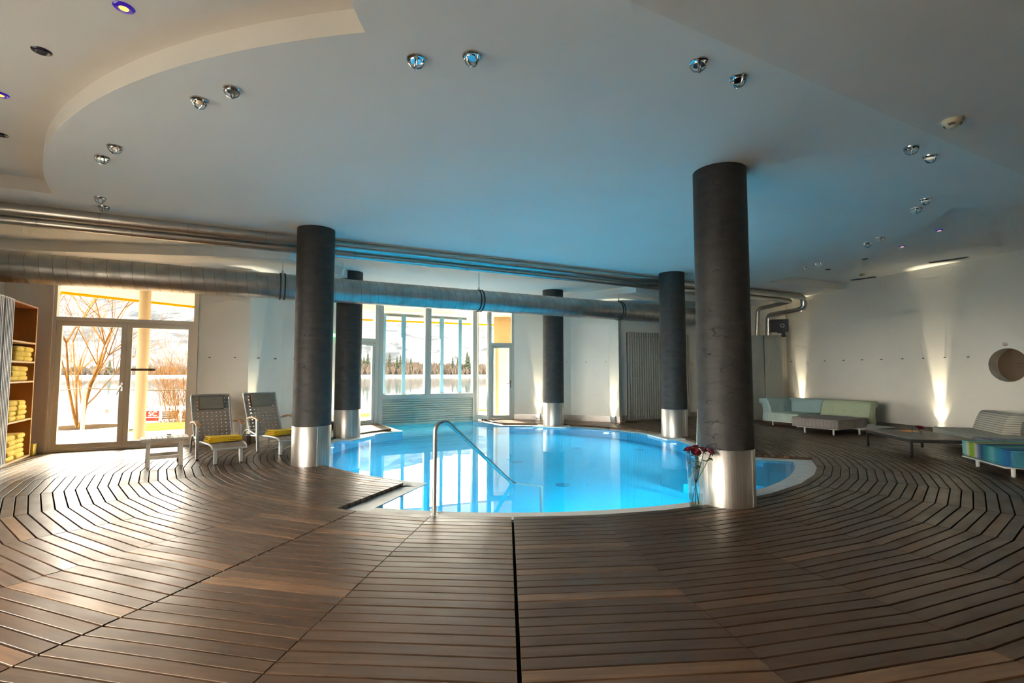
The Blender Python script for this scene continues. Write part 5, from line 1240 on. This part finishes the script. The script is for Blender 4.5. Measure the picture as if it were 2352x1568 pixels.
# far shore and mountain
mb = MB(); nx, ny = 90, 26
for j in range(ny):
    for i in range(nx):
        az = R(-64 + 92 * i / (nx - 1)); f = j / (ny - 1); d = 430 + 620 * f
        ridge = 175 + 60 * noise.noise(Vector((i * 0.07, 3.1, 0))) - 70 * max(0, (i / nx - 0.45)) - 60 * max(0, 0.12 - i / nx)
        h = ridge * (f ** 0.8) * (1 + 0.22 * noise.noise(Vector((i * 0.16, j * 0.22, 5.0)))) - 1.5
        mb.v.append((d * math.sin(az), d * math.cos(az), h))
for j in range(ny - 1):
    for i in range(nx - 1): mb.f.append((j * nx + i, j * nx + i + 1, (j + 1) * nx + i + 1, (j + 1) * nx + i))
mb.build('mountain', M['mountain'], smooth=True)['kind'] = 'structure'
mb = MB(); rr = random.Random(21); sh_ = []
for i in range(61):
    az = R(-60 + 66 * i / 60); sh_.append((400 * math.sin(az), 400 * math.cos(az)))
MB().prism(sh_ + [(p[0] * 1.2, p[1] * 1.2) for p in reversed(sh_)], -1.6, -0.3).build('far_shore', M['snow'])['kind'] = 'structure'
def blob(mb, c, rx, rz, rr):
    """one far bare tree: a brush of thin upright strokes"""
    for q in range(15):
        a = rr.uniform(0, 2 * math.pi); k = rr.random() ** 0.5; b = Vector((c[0] + 0.15 * rx * math.cos(a), c[1] + 0.15 * rx * math.sin(a), c[2] + rz * rr.uniform(0, 0.25)))
        e = Vector((c[0] + rx * k * math.cos(a), c[1] + rx * k * math.sin(a), c[2] + rz * (1.02 - 0.38 * k * k) * rr.uniform(0.75, 1.05))); w = 0.22
        n0 = len(mb.v); m_ = b.lerp(e, 0.6) + Vector((0.12 * rx * math.cos(a), 0.12 * rx * math.sin(a), 0))
        mb.v += [tuple(b + Vector((w, 0, 0))), tuple(b + Vector((-w, w, 0))), tuple(b + Vector((-w, -w, 0))), tuple(m_ + Vector((w * 2, 0, 0))), tuple(m_ + Vector((-w * 2, w * 2, 0))), tuple(m_ + Vector((-w * 2, -w * 2, 0))), tuple(e)]
        mb.f += [(n0, n0 + 1, n0 + 4, n0 + 3), (n0 + 1, n0 + 2, n0 + 5, n0 + 4), (n0 + 2, n0, n0 + 3, n0 + 5), (n0 + 3, n0 + 4, n0 + 6), (n0 + 4, n0 + 5, n0 + 6), (n0 + 5, n0 + 3, n0 + 6)]
for k in range(900):
    az = R(rr.uniform(-19, -2)); f = rr.random(); d = 405 + 70 * f; blob(mb, (d * math.sin(az), d * math.cos(az), -0.6 + 8.0 * f * max(0.3, min(1, (-math.degrees(az) - 1) / 14))), rr.uniform(1.4, 2.6), rr.uniform(6, 10.0), rr)
for k in range(150):
    az = R(rr.uniform(-44, -32)); d = 405 + 25 * rr.random(); blob(mb, (d * math.sin(az), d * math.cos(az), -0.6), rr.uniform(1.5, 3.0), rr.uniform(3, 8), rr)
o = tag(mb.build('bare_woodland', M['bare']), 'belt of bare brown trees along the far lake shore', 'trees', kind='stuff')
def conifer(az, d, z, h, label):
    t = thing('conifer', label, 'tree', (d * math.sin(R(az)), d * math.cos(R(az)), z), 0, 'conifers on the far lake shore')
    MB().tube([(0, 0, 0), (0, 0, h * 0.3)], h * 0.02, 6).build('trunk', M['bark'], t); mb = MB(); r_ = random.Random(int(az * 100))
    for k in range(5):
        z0 = h * (0.08 + 0.17 * k); w = h * 0.20 * (1 - 0.17 * k); mb.lathe([(w * r_.uniform(0.85, 1.15), z0), (w * 0.35, z0 + h * 0.16), (0.001, z0 + h * 0.27)], 9)
    mb.build('crown', M['conifer'], t)
for (px, h, z, lab) in ((1012, 12, 4, 'dark conifer just right of the window mullion on the far shore'), (1040, 12, 8, 'dark conifer left of the middle of the right window pane, far shore'), (1051, 11, 8.0, 'dark conifer in the middle of the right window pane, far shore'), (1057, 13, 8, 'dark conifer beside its twin in the right window pane, far shore'),
                         (1073, 17, 8, 'tallest dark conifer near the right window post, far shore'), (1077, 14, 7, 'dark conifer at the right window post, far shore'), (845, 16, 7, 'dark conifer seen through the exit door glass, far shore'), (836, 13, 6, 'smaller dark conifer seen through the exit door glass, far shore'), (895, 15, 8, 'dark conifer behind the first blue tape, far shore'), (920, 13, 9, 'dark conifer between the two left blue tapes, far shore'), (912, 12, 9, 'shorter dark conifer between the two left blue tapes, far shore'), (944, 11, 8, 'dark conifer right of the second blue tape, far shore'), (253, 14, 0, 'lone dark conifer across the lake seen in the left door pane')):
    conifer(math.degrees(math.atan((px - 1176) / 1160)), 412, z * 0.45, h * 0.72 * (1.25 if z else 1), lab)
